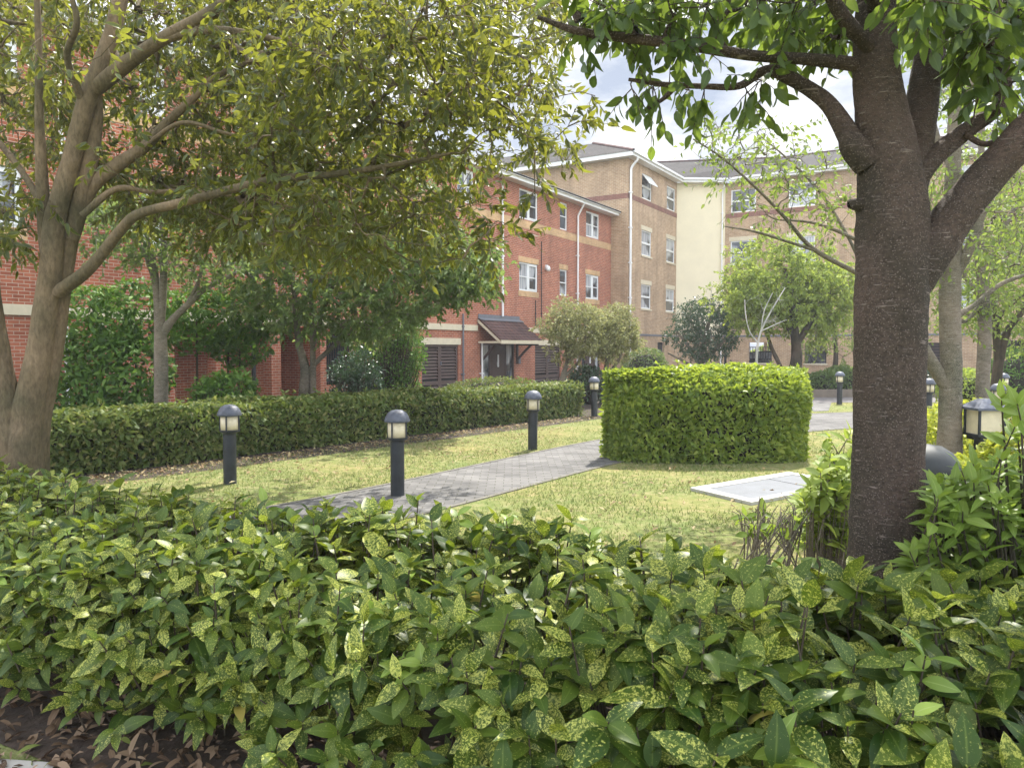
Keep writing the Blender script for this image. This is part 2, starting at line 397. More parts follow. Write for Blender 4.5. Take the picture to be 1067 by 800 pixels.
L_GOLD = leafmat('golden_shrub_leaf', (.20, .26, .025), (.30, .35, .035), (.42, .43, .06), (.6, .62, .06), .45, .5, spec=.3)
L_LANCE = leafmat('long_green_leaf', (.11, .18, .028), (.15, .23, .036), (.21, .29, .05), (.40, .52, .06), .42, .42, spec=.35, rib=(.28, .34, .1))
L_YOUNG = leafmat('young_tree_leaf', (.09, .155, .03), (.135, .205, .045), (.20, .27, .07), (.42, .52, .08), .45, .5, spec=.35)
L_DRY = leafmat('dry_leaf', (.060, .036, .022), (.125, .078, .046), (.27, .19, .125), (.2, .1, .05), .12, .75, spec=.25, odd=((.13, .16, .035), .95), rib=(.2, .14, .08))
L_DRYPALE = leafmat('pale_fallen_leaf', (.16, .10, .05), (.28, .20, .10), (.42, .36, .2), (.3, .2, .08), .15, .7, spec=.25)
L_GRASS = leafmat('grass_blade', (.098, .142, .040), (.155, .195, .070), (.26, .27, .14), (.34, .40, .11), .35, .7, odd=((.34, .28, .17), .84), spec=.2)
B_LEFT = barkmat('smooth_brown_bark', (.100, .076, .046), (.225, .172, .108), streak=(1, 1, .35), scale=38, bump=.9)
B_RIGHT = barkmat('cherry_bark', (.040, .029, .025), (.145, .104, .088), streak=(1, 1, 1.4), scale=52, lentic=(.25, .20, .17), bump=1.0)
B_GREY = barkmat('grey_bark', (.12, .10, .078), (.24, .21, .165), streak=(1, 1, 1.8), scale=14, lentic=(.30, .27, .22))
B_DARK = barkmat('dark_twig_bark', (.055, .042, .032), (.11, .088, .065))
B_PALE = barkmat('silver_bark', (.40, .39, .37), (.58, .56, .53))

# ------------------------------------------------------------------ setting: ground, path, road
def sheet(name, poly, z, mat, kind='structure'):
    b = Buf(); V = [(p[0], p[1], z) for p in poly]
    b.add(V, [[list(range(len(V)))]], [(p[0], p[1]) for p in poly])
    o = b.build(name, mat); tag(o, kind=kind); return o

sheet('lawn_ground', [(-300, -300), (300, -300), (300, 300), (-300, 300)], 0, M['lawn'])
near_e = [(-3.6, 3.6), (-1.9, 5.95), (-.43, 7.95), (1.49, 10.7), (3.1, 12.55), (5.0, 14.2), (7.0, 15.4), (9.5, 16.3), (16, 17.2), (30, 17.8)]
far_e = [(-4.9, 4.6), (-3.1, 6.9), (-1.8, 8.5), (-.2, 10.9), (1.06, 12.75), (2.6, 14.7), (4.6, 16.9), (6.9, 18.5), (9.5, 19.4), (16, 20.3), (30, 20.9)]
ne = catmull([(*p, 0) for p in near_e], 60); fe = catmull([(*p, 0) for p in far_e], 60)
b = Buf()
V = np.concatenate([ne, fe]); V[:, 2] = .006
b.add(V, np.array([[i, i + 1, 61 + i, 60 + i] for i in range(59)]), V[:, :2])
tag(b.build('footpath', M['path']), kind='structure')
PATH_POLY = np.concatenate([ne, fe[::-1]])[:, :2]
# pale edging along the two sides of the path, a kerb 3 cm proud
def strip_wall(b, line, w, h, z0=-.05):
    line = np.asarray(line); t = unit(np.gradient(line, axis=0)); nn = np.stack([-t[:, 1], t[:, 0], 0 * t[:, 0]], 1)
    n = len(line)
    A = line + nn * w / 2; B = line - nn * w / 2
    V = np.concatenate([A + [0, 0, z0], A + [0, 0, h], B + [0, 0, h], B + [0, 0, z0]])
    F = []
    for i in range(n - 1):
        for k in range(3): F.append([k * n + i, (k + 1) * n + i, (k + 1) * n + i + 1, k * n + i + 1])
    F += [[0, n, 2 * n, 3 * n], [n - 1, 2 * n - 1, 3 * n - 1, 4 * n - 1]]
    b.add(V, F, V[:, :2])
b = Buf(); strip_wall(b, ne, .05, .012); strip_wall(b, fe, .05, .012)
tag(b.build('path_edging', plain('worn_edging', (.13, .12, .10), .9, var=.3, scale=8)), kind='structure')
# second paved strip and the road beyond the little lawn
sheet('side_path', [(6.6, 18.9), (8.1, 19.6), (9.6, 23.0), (8.0, 23.6)], .008, M['path'])
sheet('road', [(4.5, 22.6), (60, 22.6), (60, 26.3), (4.5, 25.0)], .010, M['road'])
sheet('shrub_bed', [(-9.5, 8.0), (-4.9, 8.9), (2.4, 17.9), (6.5, 38), (3.0, 37), (-1.4, 29.6), (-13, 11)], .004, M['soil'])
sheet('hedge_bed', [(-6, 3.0), (-2.6, 3.3), (-1.2, 2.6), (.3, 1.8), (4.5, 0.2), (6, 2), (5, 5.6), (3.2, 5.3), (1.6, 3.7), (0, 3.9), (-2.3, 5.0), (-5.6, 8.2), (-8, 7)], .005, M['soil'])
sheet('right_bed', [(3.9, 6.3), (4.5, 4.2), (12, 2), (16, 14), (9.3, 14.8), (6.3, 13.6), (5.4, 10)], .004, M['soil'])
sheet('paving_edge', [(-6, 1.5), (-1.5, 1.5), (-1.75, 2.88), (-6, 3.4)], .012, M['conc'])
# car park floor under the buildings beyond
sheet('car_park_floor', [(4, 38), (30, 33), (42, 60), (6, 66)], .012, M['road'])
b = Buf(); strip_wall(b, np.array([(8.2, 24.95, 0), (14, 25.2, 0), (22, 25.6, 0), (34, 26, 0)]), .22, .26)
o = b.build('low_wall', plain('old_wall', (.16, .13, .10), .9, var=.25, scale=3)); tag(o, 'low concrete retaining wall at the far side of the road below the planting', 'wall')
sheet('planting_bed', [(8.2, 25.05), (34, 26.1), (34, 36), (24, 38), (12.7, 45.5), (9.8, 45.5), (6.2, 39.4), (6.2, 27)], .008, M['soil'])

# ------------------------------------------------------------------ buildings
class Fac:
    def __init__(s, o, u):
        s.o = np.array([o[0], o[1]], float); s.u = np.array(u, float) / np.hypot(*u); s.n = np.array([s.u[1], -s.u[0]])
    def P(s, U, z, out=0.):
        q = s.o + s.u * U + s.n * out
        return (q[0], q[1], z)
    def U(s, px):
        r = (px - CX) / FPX
        return (r * s.o[1] - s.o[0]) / (s.u[0] - r * s.u[1])
    def Z(s, px, py):
        return at(px, py, s.o[1] + s.u[1] * s.U(px))[2]

def fb(b, F, u0, u1, z0, z1, o0, o1, mat=0):
    V = [F.P(u, z, o) for o in (o0, o1) for z in (z0, z1) for u in (u0, u1)]
    uv = [(u + o, z) for o in (o0, o1) for z in (z0, z1) for u in (u0, u1)]
    b.add(V, [[0, 2, 3, 1], [4, 5, 7, 6], [0, 1, 5, 4], [2, 6, 7, 3], [0, 4, 6, 2], [1, 3, 7, 5]], uv, None, mat)

def wall(b, F, u0, u1, z0, z1, ops, depth=.12):
    us = sorted({u0, u1, *[q for o in ops for q in o[:2]]}); zs = sorted({z0, z1, *[q for o in ops for q in o[2:4]]})
    for i in range(len(us) - 1):
        for j in range(len(zs) - 1):
            cu, cz = (us[i] + us[i + 1]) / 2, (zs[j] + zs[j + 1]) / 2
            if any(o[0] < cu < o[1] and o[2] < cz < o[3] for o in ops): continue
            c = [(us[i], zs[j]), (us[i + 1], zs[j]), (us[i + 1], zs[j + 1]), (us[i], zs[j + 1])]
            b.add([F.P(u, z) for u, z in c], [[0, 1, 2, 3]], c)
    for a, e, f, g in [o[:4] for o in ops]:
        for (ua, za), (ub, zb) in (((a, f), (e, f)), ((e, f), (e, g)), ((e, g), (a, g)), ((a, g), (a, f))):
            b.add([F.P(ua, za), F.P(ub, zb), F.P(ub, zb, -depth), F.P(ua, za, -depth)], [[0, 1, 2, 3]],
                  [(ua, za), (ub, zb), (ub + .1, zb + .1), (ua + .1, za + .1)])

def window(F, u0, u1, z0, z1, style, parent, lintel=None, sill=None, vent=False):
    b = Buf(); t = .065; o0, o1 = -.10, -.035
    fb(b, F, u0, u1, z0, z0 + t, o0, o1); fb(b, F, u0, u1, z1 - t, z1, o0, o1)
    fb(b, F, u0, u0 + t, z0 + t, z1 - t, o0, o1); fb(b, F, u1 - t, u1, z0 + t, z1 - t, o0, o1)
    zm, um = (z0 + z1) / 2, (u0 + u1) / 2
    if style == 'casement':
        fb(b, F, um - .04, um + .04, z0 + t, z1 - t, o0, o1)
        fb(b, F, u0 + t, um - .04, zm - .02, zm + .02, o0 + .02, o1 - .005)
        fb(b, F, um + .04, u1 - t, zm - .02, zm + .02, o0 + .02, o1 - .005)
        for a, e in ((um + .04, um + .09), (u1 - t - .05, u1 - t)): fb(b, F, a, e, z0 + t, z1 - t, o0 + .04, o1 + .02)
        for a, e in ((z0 + t, z0 + t + .05), (z1 - t - .05, z1 - t)): fb(b, F, um + .09, u1 - t - .05, a, e, o0 + .04, o1 + .02)
    elif style == 'bar':
        fb(b, F, u0 + t, u1 - t, zm - .05, zm + .05, o0, o1 + .01)
    elif style == 'sash':
        fb(b, F, u0 + t, u1 - t, zm - .045, zm + .045, o0, o1 + .01)
        fb(b, F, um - .015, um + .015, zm + .045, z1 - t, o0 + .02, o1 - .01)
        fb(b, F, um - .015, um + .015, z0 + t, zm - .045, o0 + .02, o1 - .01)
    else:
        fb(b, F, u0 + t, u1 - t, zm - .02, zm + .02, o0, o1)
    w = b.build('window', M['white'], parent)
    b = Buf(); b.quad(F.P(u0 + .02, z0 + .02, -.075), F.P(u1 - .02, z0 + .02, -.075), F.P(u1 - .02, z1 - .02, -.075), F.P(u0 + .02, z1 - .02, -.075))
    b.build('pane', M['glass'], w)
    if vent:   # a top light swung out
        b = Buf(); V = [F.P(u0 + t, z1 - t, -.02), F.P(u1 - t, z1 - t, -.02), F.P(u1 - t, zm + .08, .38), F.P(u0 + t, zm + .08, .38)]
        V2 = [(x, y, z + .05) for x, y, z in V]
        b.add(V + V2, [[0, 1, 2, 3], [7, 6, 5, 4], [0, 4, 5, 1], [1, 5, 6, 2], [2, 6, 7, 3], [3, 7, 4, 0]])
        b.build('open_casement', M['white'], w)
    if lintel:
        b = Buf(); fb(b, F, u0 - .08, u1 + .08, z1, z1 + .24, -.05, .015); b.build('lintel', lintel, w)
    if sill:
        b = Buf(); fb(b, F, u0 - .08, u1 + .08, z0 - (.09 if sill is not M['tan_brick'] else .24), z0, -.05, .05 if sill is not M['tan_brick'] else .014); b.build('sill', sill, w)
    return w

def pipe(F, U, z0, z1, parent, out_=.09, r=.045, mat='white', name='drainpipe', top=None):
    b = Buf()
    pts = [F.P(U, z0, out_), F.P(U, (z0 + z1) / 2, out_), F.P(U, z1 - .3, out_), F.P(U + .001, z1, out_ + .001)]
    tubes(b, [pts], [[r] * 4], 8, True)
    for z in np.arange(z0 + .6, z1 - .2, 1.8): fb(b, F, U - r * 1.5, U + r * 1.5, z, z + .05, 0.002, out_ + r * 1.2)
    if top is not None:
        pts = [F.P(U, z1, out_), F.P(U, z1 + .15, out_ + .08), F.P(U, top - .15, .42), F.P(U, top, .46)]
        tubes(b, [pts], [[r] * 4], 8, True)
    return b.build(name, M[mat], parent, False)

# ---- red brick block
UV_ = (.62, 1.0)
FR = Fac((-1.25, 30.0), UV_)
RU0, RU1 = -23.0, FR.U(636)
red = thing('red_brick_building', FR.P(0, 0), 'long red brick apartment block with white casement windows and a tiled porch', 'building')
Z1a, Z1b, Z2a, Z2b = 4.05, 5.25, 7.08, 8.32
ops = []; wins = []
for a, c in ((-30, 28), (152, 178), (252, 272), (354, 379), (477, 494), (541, 560), (610, 623.5)):
    u0, u1 = FR.U(a), FR.U(c)
    if a == -30: u1 = u0 + 1.35; u1 = FR.U(28); u0 = u1 - 1.5
    for (z0, z1) in ((Z1a, Z1b), (Z2a, Z2b)):
        ops.append((u0, u1, z0, z1)); wins.append((u0, u1, z0, z1, 'casement'))
u0, u1 = FR.U(583), FR.U(590.5)
for (z0, z1) in ((Z1a, Z1b), (Z2a, Z2b)): ops.append((u0, u1, z0, z1)); wins.append((u0, u1, z0, z1, 'narrow'))
doors = {'louvre1': (FR.U(439.5), FR.U(477.5), 0, 1.74), 'louvre2': (FR.U(557.5), FR.U(584), 0, 1.74), 'entry': (FR.U(503.5), FR.U(536), 0, 1.84),
         'end': (FR.U(606), FR.U(625), 0, 2.1), 'recess': (FR.U(182), FR.U(334), 0, 2.2), 'rail': (FR.U(340), FR.U(366), .5, 2.05)}
b = Buf(); wall(b, FR, RU0, RU1, 0, 8.6, ops + list(doors.values()), .16)
# ends, back and lid keep the block solid
D = 9.0
for U in (RU0, RU1): b.add([FR.P(U, 0), FR.P(U, 0, -D), FR.P(U, 8.6, -D), FR.P(U, 8.6)], [[0, 1, 2, 3]], [(0, 0), (D, 0), (D, 8.6), (0, 8.6)])
b.add([FR.P(RU0, 0, -D), FR.P(RU1, 0, -D), FR.P(RU1, 8.6, -D), FR.P(RU0, 8.6, -D)], [[0, 1, 2, 3]], [(0, 0), (35, 0), (35, 8.6), (0, 8.6)])
d = doors['recess']; k = -1.7
for (a, za), (c, zc) in (((d[0], 0), (d[0], 2.2)), ((d[1], 2.2), (d[1], 0)), ((d[0], 2.2), (d[1], 2.2))):
    b.add([FR.P(a, za, -.16), FR.P(c, zc, -.16), FR.P(c, zc, k), FR.P(a, za, k)], [[0, 1, 2, 3]], [(0, za), (0, zc), (1.54, zc), (1.54, za)] if a == c else [(a, 0), (c, 0), (c, 1.54), (a, 1.54)])
b.add([FR.P(d[0], 0, k), FR.P(d[1], 0, k), FR.P(d[1], 2.2, k), FR.P(d[0], 2.2, k)], [[0, 1, 2, 3]], [(d[0], 0), (d[1], 0), (d[1], 2.2), (d[0], 2.2)])
for px in (225, 283): fb(b, FR, FR.U(px), FR.U(px) + .34, 0, 2.2, -.34, -.005)
b.build('wall', M['red_brick'], red)
b = Buf(); fb(b, FR, RU0 + .05, RU1 - .05, 2.3, 8.5, -D + .1, -.45); b.build('interior_shade_block', M['dark'], red)  # solid near-black block paints the darkness of unlit rooms
for w in wins:
    second = w[2] > 6
    window(FR, *w, red, None if second else M['tan_brick'], None if second or w[4] == 'narrow' else M['tan_brick'])
b = Buf(); bu = sorted([(o[0], o[1]) for o in ops if o[2] > 6]); fb(b, FR, RU0, RU1 + .015, 6.70, 7.02, -.05, .014); b.build('brick_band', M['tan_brick'], red)
b = Buf(); fb(b, FR, RU0, FR.U(497), 2.28, 2.50, -.05, .05); fb(b, FR, FR.U(545), RU1, 2.28, 2.50, -.05, .05); b.build('string_course', M['cream'], red)
def louvre(F, d, parent):
    u0, u1, z0, z1 = d; b = Buf(); um = (u0 + u1) / 2
    fb(b, F, u0, u1, z1 - .09, z1, -.13, -.02)
    for a, e in ((u0, u0 + .08), (u1 - .08, u1), (um - .09, um - .005), (um + .005, um + .09)): fb(b, F, a, e, z0, z1 - .09, -.12, -.04)
    for a, e in ((u0 + .08, um - .09), (um + .09, u1 - .08)):
        z = z0 + .05
        while z < z1 - .14:
            if not (.30 < z < .42):
                V = [F.P(a, z, -.05), F.P(e, z, -.05), F.P(e, z + .07, -.115), F.P(a, z + .07, -.115)]
                V2 = [(x, y, zz + .012) for x, y, zz in V]
                b.add(V + V2, [[0, 1, 2, 3], [7, 6, 5, 4], [0, 4, 5, 1], [1, 5, 6, 2], [2, 6, 7, 3], [3, 7, 4, 0]])
            z += .115
        fb(b, F, a, e, .28, .42, -.11, -.05)
    fb(b, F, u0 + .01, u1 - .01, z0, z1 - .01, -.16, -.135, 1)  # dark backing paints the shade between the slats
    o = b.build('louvred_door', [M['brown2'], M['dark']], parent)
    b = Buf(); fb(b, F, um + .02, um + .06, 1.0, 1.12, -.04, .0); b.build('handle', M['steel'], o)
    b = Buf(); fb(b, F, u0 - .12, u1 + .12, z1, z1 + .24, -.05, .045); b.build('lintel', M['cream'], o)
louvre(FR, doors['louvre1'], red); louvre(FR, doors['louvre2'], red)
def paneldoor(F, d, parent):
    u0, u1, z0, z1 = d; b = Buf()
    w = u1 - u0
    fb(b, F, u0, u1, z1 - .08, z1, -.15, -.03)
    for a in (u0, u0 + w * .22, u0 + w * .72, u1 - .07): fb(b, F, a, a + .07, z0, z1 - .08, -.15, -.03)
    fb(b, F, u0 + w * .22 + .07, u0 + w * .72, z0, z1 - .08, -.13, -.06)
    for zz in (.2, 1.05): fb(b, F, u0 + w * .3, u0 + w * .66, zz, zz + .7, -.07, -.045)
    o = b.build('entrance_door', M['brown'], parent)
    for a, e in ((u0 + .07, u0 + w * .22), (u0 + w * .72 + .07, u1 - .07)):
        b = Buf(); b.quad(F.P(a, z0, -.1), F.P(e, z0, -.1), F.P(e, z1 - .08, -.1), F.P(a, z1 - .08, -.1))
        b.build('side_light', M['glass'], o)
    b = Buf(); fb(b, F, u0 + w * .47, u0 + w * .49, .85, 1.35, -.06, .0); b.build('handle', M['white'], o)
paneldoor(FR, doors['entry'], red); paneldoor(FR, doors['end'], red)
b = Buf(); d = doors['rail']
for u in np.linspace(d[0] + .05, d[1] - .05, 14): fb(b, FR, u - .012, u + .012, d[2], d[3], -.08, -.055)
for z in (d[2] + .1, d[3] - .12): fb(b, FR, d[0], d[1], z, z + .04, -.078, -.057)
b.build('window_grille', M['iron'], red)
# porch: a tiled lean-to roof on brown brackets
pu0, pu1 = FR.U(497.5), FR.U(541.5)
zt, ze, ou = 2.74, 1.92, 1.05
b = Buf()
nt_ = 7
for i in range(nt_):   # stepped tile courses
    f0, f1 = i / nt_, (i + 1) / nt_
    oa, za = .04 + (ou - .04) * f0, zt + (ze - zt) * f0
    ob, zb = .04 + (ou - .04) * f1 + .03, zt + (ze - zt) * f1 + .012
    V = [FR.P(pu0, za + .03, oa), FR.P(pu1, za + .03, oa), FR.P(pu1, zb + .03, ob), FR.P(pu0, zb + .03, ob)]
    V2 = [(x, y, z - .03) for x, y, z in V]
    k = (ou - .04) / nt_
    b.add(V + V2, [[0, 3, 2, 1], [4, 5, 6, 7], [3, 7, 6, 2], [0, 4, 7, 3], [1, 2, 6, 5]], [(pu0, i * .3), (pu1, i * .3), (pu1, i * .3 + .28), (pu0, i * .3 + .28)] * 2)
roof = b.build('porch_roof', M['tile'], red)
b = Buf(); fb(b, FR, pu0 + .05, pu1 - .05, zt + .02, zt + .2, .0, .03)
V = [FR.P(pu0, zt + .06, .02), FR.P(pu1, zt + .06, .02), FR.P(pu1, zt - .03, .22), FR.P(pu0, zt - .03, .22)]
b.add(V + [(x, y, z - .015) for x, y, z in V], [[0, 3, 2, 1], [4, 5, 6, 7], [3, 7, 6, 2]]); b.build('flashing', M['lead'], roof)
b = Buf(); fb(b, FR, pu0 - .02, pu1 + .02, ze - .14, ze - .005, ou + .03, ou + .07)
for U in (pu0 - .03, pu1):
    V = [FR.P(U, zt - .02, .03), FR.P(U + .03, zt - .02, .03), FR.P(U + .03, ze - .02, ou), FR.P(U, ze - .02, ou)]
    b.add(V + [(x, y, z - .11) for x, y, z in V], [[0, 1, 2, 3], [7, 6, 5, 4], [0, 4, 5, 1], [1, 5, 6, 2], [2, 6, 7, 3], [3, 7, 4, 0]])
fb(b, FR, pu0 - .02, pu0 + .06, ze - .12, ze - .04, .05, ou + .02)
b.build('fascia', M['cream'], roof)
for U in (pu0 + .25, pu1 - .25):
    b = Buf(); tubes(b, [[FR.P(U, 1.15, .06), FR.P(U, 1.5, .42), FR.P(U, 1.78, .75)]], [[.05] * 3], 4, True)
    fb(b, FR, U - .045, U + .045, .95, 1.8, .005, .07); fb(b, FR, U - .045, U + .045, 1.72, 1.80, .07, ou)
    b.build('bracket', M['brown'], red)
b = Buf(); fb(b, FR, FR.U(539.5), FR.U(541.5), .95, 1.2, .0, .06); b.build('entry_phone', M['steel'], red)
b = Buf(); lathe(b, [(.001, -.13), (.09, -.1), (.11, 0), (.07, .1), (.001, .12)], FR.P(FR.U(568), 5.15, .14), 10); fb(b, FR, FR.U(568) - .04, FR.U(568) + .04, 5.1, 5.3, 0, .12); b.build('wall_lamp', M['white'], red, True)
pipe(FR, FR.U(522), 2.9, 8.3, red, top=8.62); pipe(FR, FR.U(600), 0, 7.9, red, top=8.62); pipe(FR, FR.U(67.5), 0, 7.9, red, top=8.62)
pipe(FR, FR.U(500.5), 0, 1.85, red, r=.04)
pipe(FR, FR.U(262), 0, 7.9, red, r=.06, mat='iron')
for a, z0, z1 in ((563.5, 2.5, 6.3), (557.5, 2.5, 3.7)): pipe(FR, FR.U(a), z0, z1, red, .03, .018, 'iron', 'cable')
pipe(FR, FR.U(481), 0, 2.9, red, .08, .035, 'lead', 'waste_pipe')
b = Buf()
fb(b, FR, RU0 - .3, RU1 + .35, 8.45, 8.66, .42, .45); fb(b, FR, RU0 - .3, RU1 + .35, 8.45, 8.48, .0, .42); fb(b, FR, RU1 + .32, RU1 + .35, 8.45, 8.66, -.3, .42)
fb(b, FR, RU0 - .3, RU1 + .35, 8.58, 8.68, .45, .55)
b.build('fascia', M['white'], red)
b = Buf()
E0, E1 = RU0 - .3, RU1 + .36
V = [FR.P(E0, 8.67, .56), FR.P(E1, 8.67, .56), FR.P(E1, 8.67, -D), FR.P(E0, 8.67, -D), FR.P(E0, 9.35, -D / 2), FR.P(E1 - 3.0, 9.35, -D / 2)]
b.add(V, [[0, 1, 5, 4], [2, 3, 4, 5]], [(0, 0), (36, 0), (36, 9), (0, 9), (0, 4.6), (32, 4.6)])
b.add(V, [[1, 2, 5]], [(0, 0), (0, 0), (9, 0), (0, 0), (0, 0), (4.5, 4.5)])
b.add([FR.P(E0, 8.665, .56), FR.P(E1, 8.665, .56), FR.P(E1, 8.60, .56), FR.P(E0, 8.60, .56)], [[0, 3, 2, 1]])
b.build('roof', M['slate'], red)

# ---- buff brick block with the cream stair tower and the right-hand wing
C0 = np.array(FR.P(FR.U(636), 0))[:2] + FR.n * .95
FY = Fac(C0, UV_)                                   # face running away from the corner
LY = 7.2
FL = Fac(C0 - FR.n * -0.0, (-FR.n[0], -FR.n[1]))    # placeholder direction, replaced below
FL = Fac(C0 + (-FR.n) * 10.0, FR.n)                 # left flank: runs towards the corner
A0 = np.array(FY.P(LY, 0))[:2]
B0 = np.array([12.75, 46.15])
FC = Fac(A0, B0 - A0); LC = float(np.hypot(*(B0 - A0)))
FW = Fac(B0, (1.0, -.62)); LW = 21.0
ZE = 11.4
buff = thing('buff_brick_building', (C0[0], C0[1], 0), 'four storey buff brick apartment block with red bands and a cream rendered corner', 'building')
rows = ((3.75, 5.05), (6.6, 7.95), (9.62, 10.95))
ops = []; ycol = ((667.5, 677.5), (693.2, 701.8))
for a, c in ycol:
    for z0, z1 in rows: ops.append((FY.U(a), FY.U(c), z0, z1))
gops = [(FY.U(663), FY.U(667), .2, 1.95), (FY.U(685), FY.U(692), .2, 1.95)]
b = Buf(); wall(b, FY, 0, LY, 0, ZE, ops + gops)
for g in gops: b.quad(FY.P(g[0], g[2], -.12), FY.P(g[1], g[2], -.12), FY.P(g[1], g[3], -.12), FY.P(g[0], g[3], -.12), None, 1)  # dark sheets paint the shade in the two narrow openings
b.build('wall', [M['buff_brick'], M['dark']], buff)
b = Buf(); wall(b, FL, 0, 10, 0, ZE, []); b.build('wall', M['buff_brick'], buff)
b = Buf()
wops = []; wcol = []
for a, c in ((759.5, 783), (819, 843), (900, 925), (985, 1012)):
    u0 = FW.U(a); u1 = u0 + 1.45; wcol.append((u0, u1))
    for z0, z1 in rows: wops.append((u0, u1, z0, z1))
gw = [(FW.U(780), FW.U(804), .75, 1.95), (FW.U(838), FW.U(861), .75, 1.95), (FW.U(957), FW.U(981), .3, 1.9), (FW.U(1048), FW.U(1085), .0, 2.0), (FW.U(742), FW.U(757), 0, 1.7)]
wall(b, FW, 0, LW, 0, ZE, wops + gw, .2); b.build('wall', M['buff_brick'], buff); b = Buf()
# the wing's outer side is open at car-park level too
wall(b, Fac(np.array(FW.P(LW, 0, -9.5))[:2], -FW.u), 0, LW, 0, ZE, [(LW - u1 - 1.2, LW - u0 + 1.2, .75, 2.05) for u0, u1, _, _ in gw[:2]])
b.add([FW.P(LW, 0), FW.P(LW, 0, -9.5), FW.P(LW, ZE, -9.5), FW.P(LW, ZE)], [[0, 1, 2, 3]], [(0, 0), (9.5, 0), (9.5, ZE), (0, ZE)])
b.build('wall', [M['buff_brick'], M['dark']], buff)
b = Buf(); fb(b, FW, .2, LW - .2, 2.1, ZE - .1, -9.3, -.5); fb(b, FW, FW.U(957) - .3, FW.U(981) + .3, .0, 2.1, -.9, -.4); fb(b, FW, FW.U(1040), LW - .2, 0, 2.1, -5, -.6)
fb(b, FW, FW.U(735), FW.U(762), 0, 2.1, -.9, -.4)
fb(b, FY, .2, LY - .1, .1, ZE - .1, -8, -.5); b.build('interior_shade_block', M['dark'], buff)  # near-black blocks paint the darkness behind windows and ground-floor openings
b = Buf(); fb(b, FC, 0.0, LC, 2.35, ZE, -.5, -.03); b.build('rendered_corner', M['render'], buff)
b = Buf(); fb(b, FC, 0.0, LC, 0, 2.35, -.5, -.02); b.build('corner_base', M['buff_brick'], buff)
for i, o in enumerate(ops):
    top = o[2] > 9
    window(FY, *o, 'bar', buff, None if top else M['cream'], M['cream'] if not top else None, vent=(i == 2))
for o in wops:
    top = o[2] > 9
    window(FW, *o, 'bar', buff, None if top else M['cream'], M['white'] if not top else None)
for F, a, c in ((FY, -.014, LY), (FL, 0, 10.014), (FW, 0, LW)):
    b = Buf(); fb(b, F, a, c, 9.32, 9.58, -.05, .014); b.build('brick_band', M['dark_brick'], buff)
for F, a, c in ((FY, 0, LY), (FC, 0, LC), (FW, 0, LW)):
    b = Buf(); fb(b, F, a, c, 2.28, 2.38, -.05, .035); b.build('string_course', M['lead'], buff)
d = gw[2]; b = Buf()
for z in np.arange(d[2], d[3] - .08, .16): fb(b, FW, d[0], d[1], z, z + .07, -.12, -.03)
b.build('louvre', M['brown'], buff)
for d in gw[:2]:
    b = Buf()
    for u in np.linspace(d[0] + .06, d[1] - .06, 9): fb(b, FW, u - .014, u + .014, d[2], d[3] - .28, -.10, -.07)
    fb(b, FW, d[0], d[1], d[3] - .30, d[3] - .26, -.10, -.07); fb(b, FW, d[0], d[1], d[2] + .08, d[2] + .12, -.098, -.072)
    b.build('opening_railing', M['iron'], buff)
    b = Buf(); fb(b, FW, d[0] - .05, d[1] + .05, d[2] - .08, d[2], -.2, .04); b.build('sill', M['cream'], buff)
pipe(FY, .12, 0, ZE - .6, buff, top=ZE - .05, r=.06); pipe(FC, LC - .25, 0, ZE - .6, buff, top=ZE - .05)
b = Buf()
for F, a, c, da, dc in ((FY, -.45, LY - .3, 0, 0), (FC, .1, LC - .1, 0, 0), (FW, .35, LW + .4, 0, 0), (FL, 0, 10.45, 0, 0)):
    fb(b, F, a, c, ZE - .05, ZE + .18, .42, .45 + (.004 if F is FL else 0)); fb(b, F, a, c - (.03 if F is FL else 0), ZE - .05 - (.004 if F is FL else 0), ZE - .02, -.02, .42)
    if F is not FL: fb(b, F, a, c, ZE + .08, ZE + .19, .455, .56)
b.build('fascia', M['white'], buff)
# hipped roof over the block, lean roofs over the corner and the wing
b = Buf(); ze = ZE + .17; rise = 1.75
q = [FY.P(-.5, ze, .5), FY.P(LY + 3, ze, .5), FY.P(LY + 3, ze, -11), FY.P(-.5, ze, -11), FY.P(3.3, ze + rise, -3.6), FY.P(LY + 3, ze + rise, -3.6), FY.P(3.3, ze + rise, -11)]
b.add([q[0], q[1], q[5], q[4]], [[0, 1, 2, 3]], [(0, 0), (11, 0), (11, 4.5), (3.8, 4.5)])
b.add([q[3], q[0], q[4], q[6]], [[0, 1, 2, 3]], [(0, 0), (11, 0), (7, 4.2), (0, 4.2)])
b.add([q[6], q[4], q[5], q[2]], [[0, 1, 2, 3]], [(0, 0), (6, 0), (9, 9), (0, 9)])
def off(F, U, k): return F.P(U, ze + rise + .25, -k)
e = [FC.P(-.35, ze, .5), FC.P(LC + .2, ze, .5), FW.P(.2, ze, .5), FW.P(LW + .5, ze, .5)]
r_ = [off(FC, -2.0, 4.6), off(FW, 2.2, 4.6), off(FW, 2.2, 4.6), off(FW, LW + .5, 4.6)]
b.add([e[0], e[1], r_[1], r_[0]], [[0, 1, 2, 3]], [(0, 0), (3, 0), (4, 5), (-1, 5)])
b.add([e[2], e[3], r_[3], r_[2]], [[0, 1, 2, 3]], [(0, 0), (LW, 0), (LW, 5), (2, 5)])
b.add([e[1], e[2], r_[1]], [[0, 1, 2]], [(0, 0), (.3, 0), (2, 5)])
b.add([r_[2], r_[3], FW.P(LW + .5, ze, -10), FW.P(0, ze, -10)], [[0, 1, 2, 3]], [(0, 0), (LW, 0), (LW, 5), (0, 5)])
b.build('roof', M['slate'], buff)
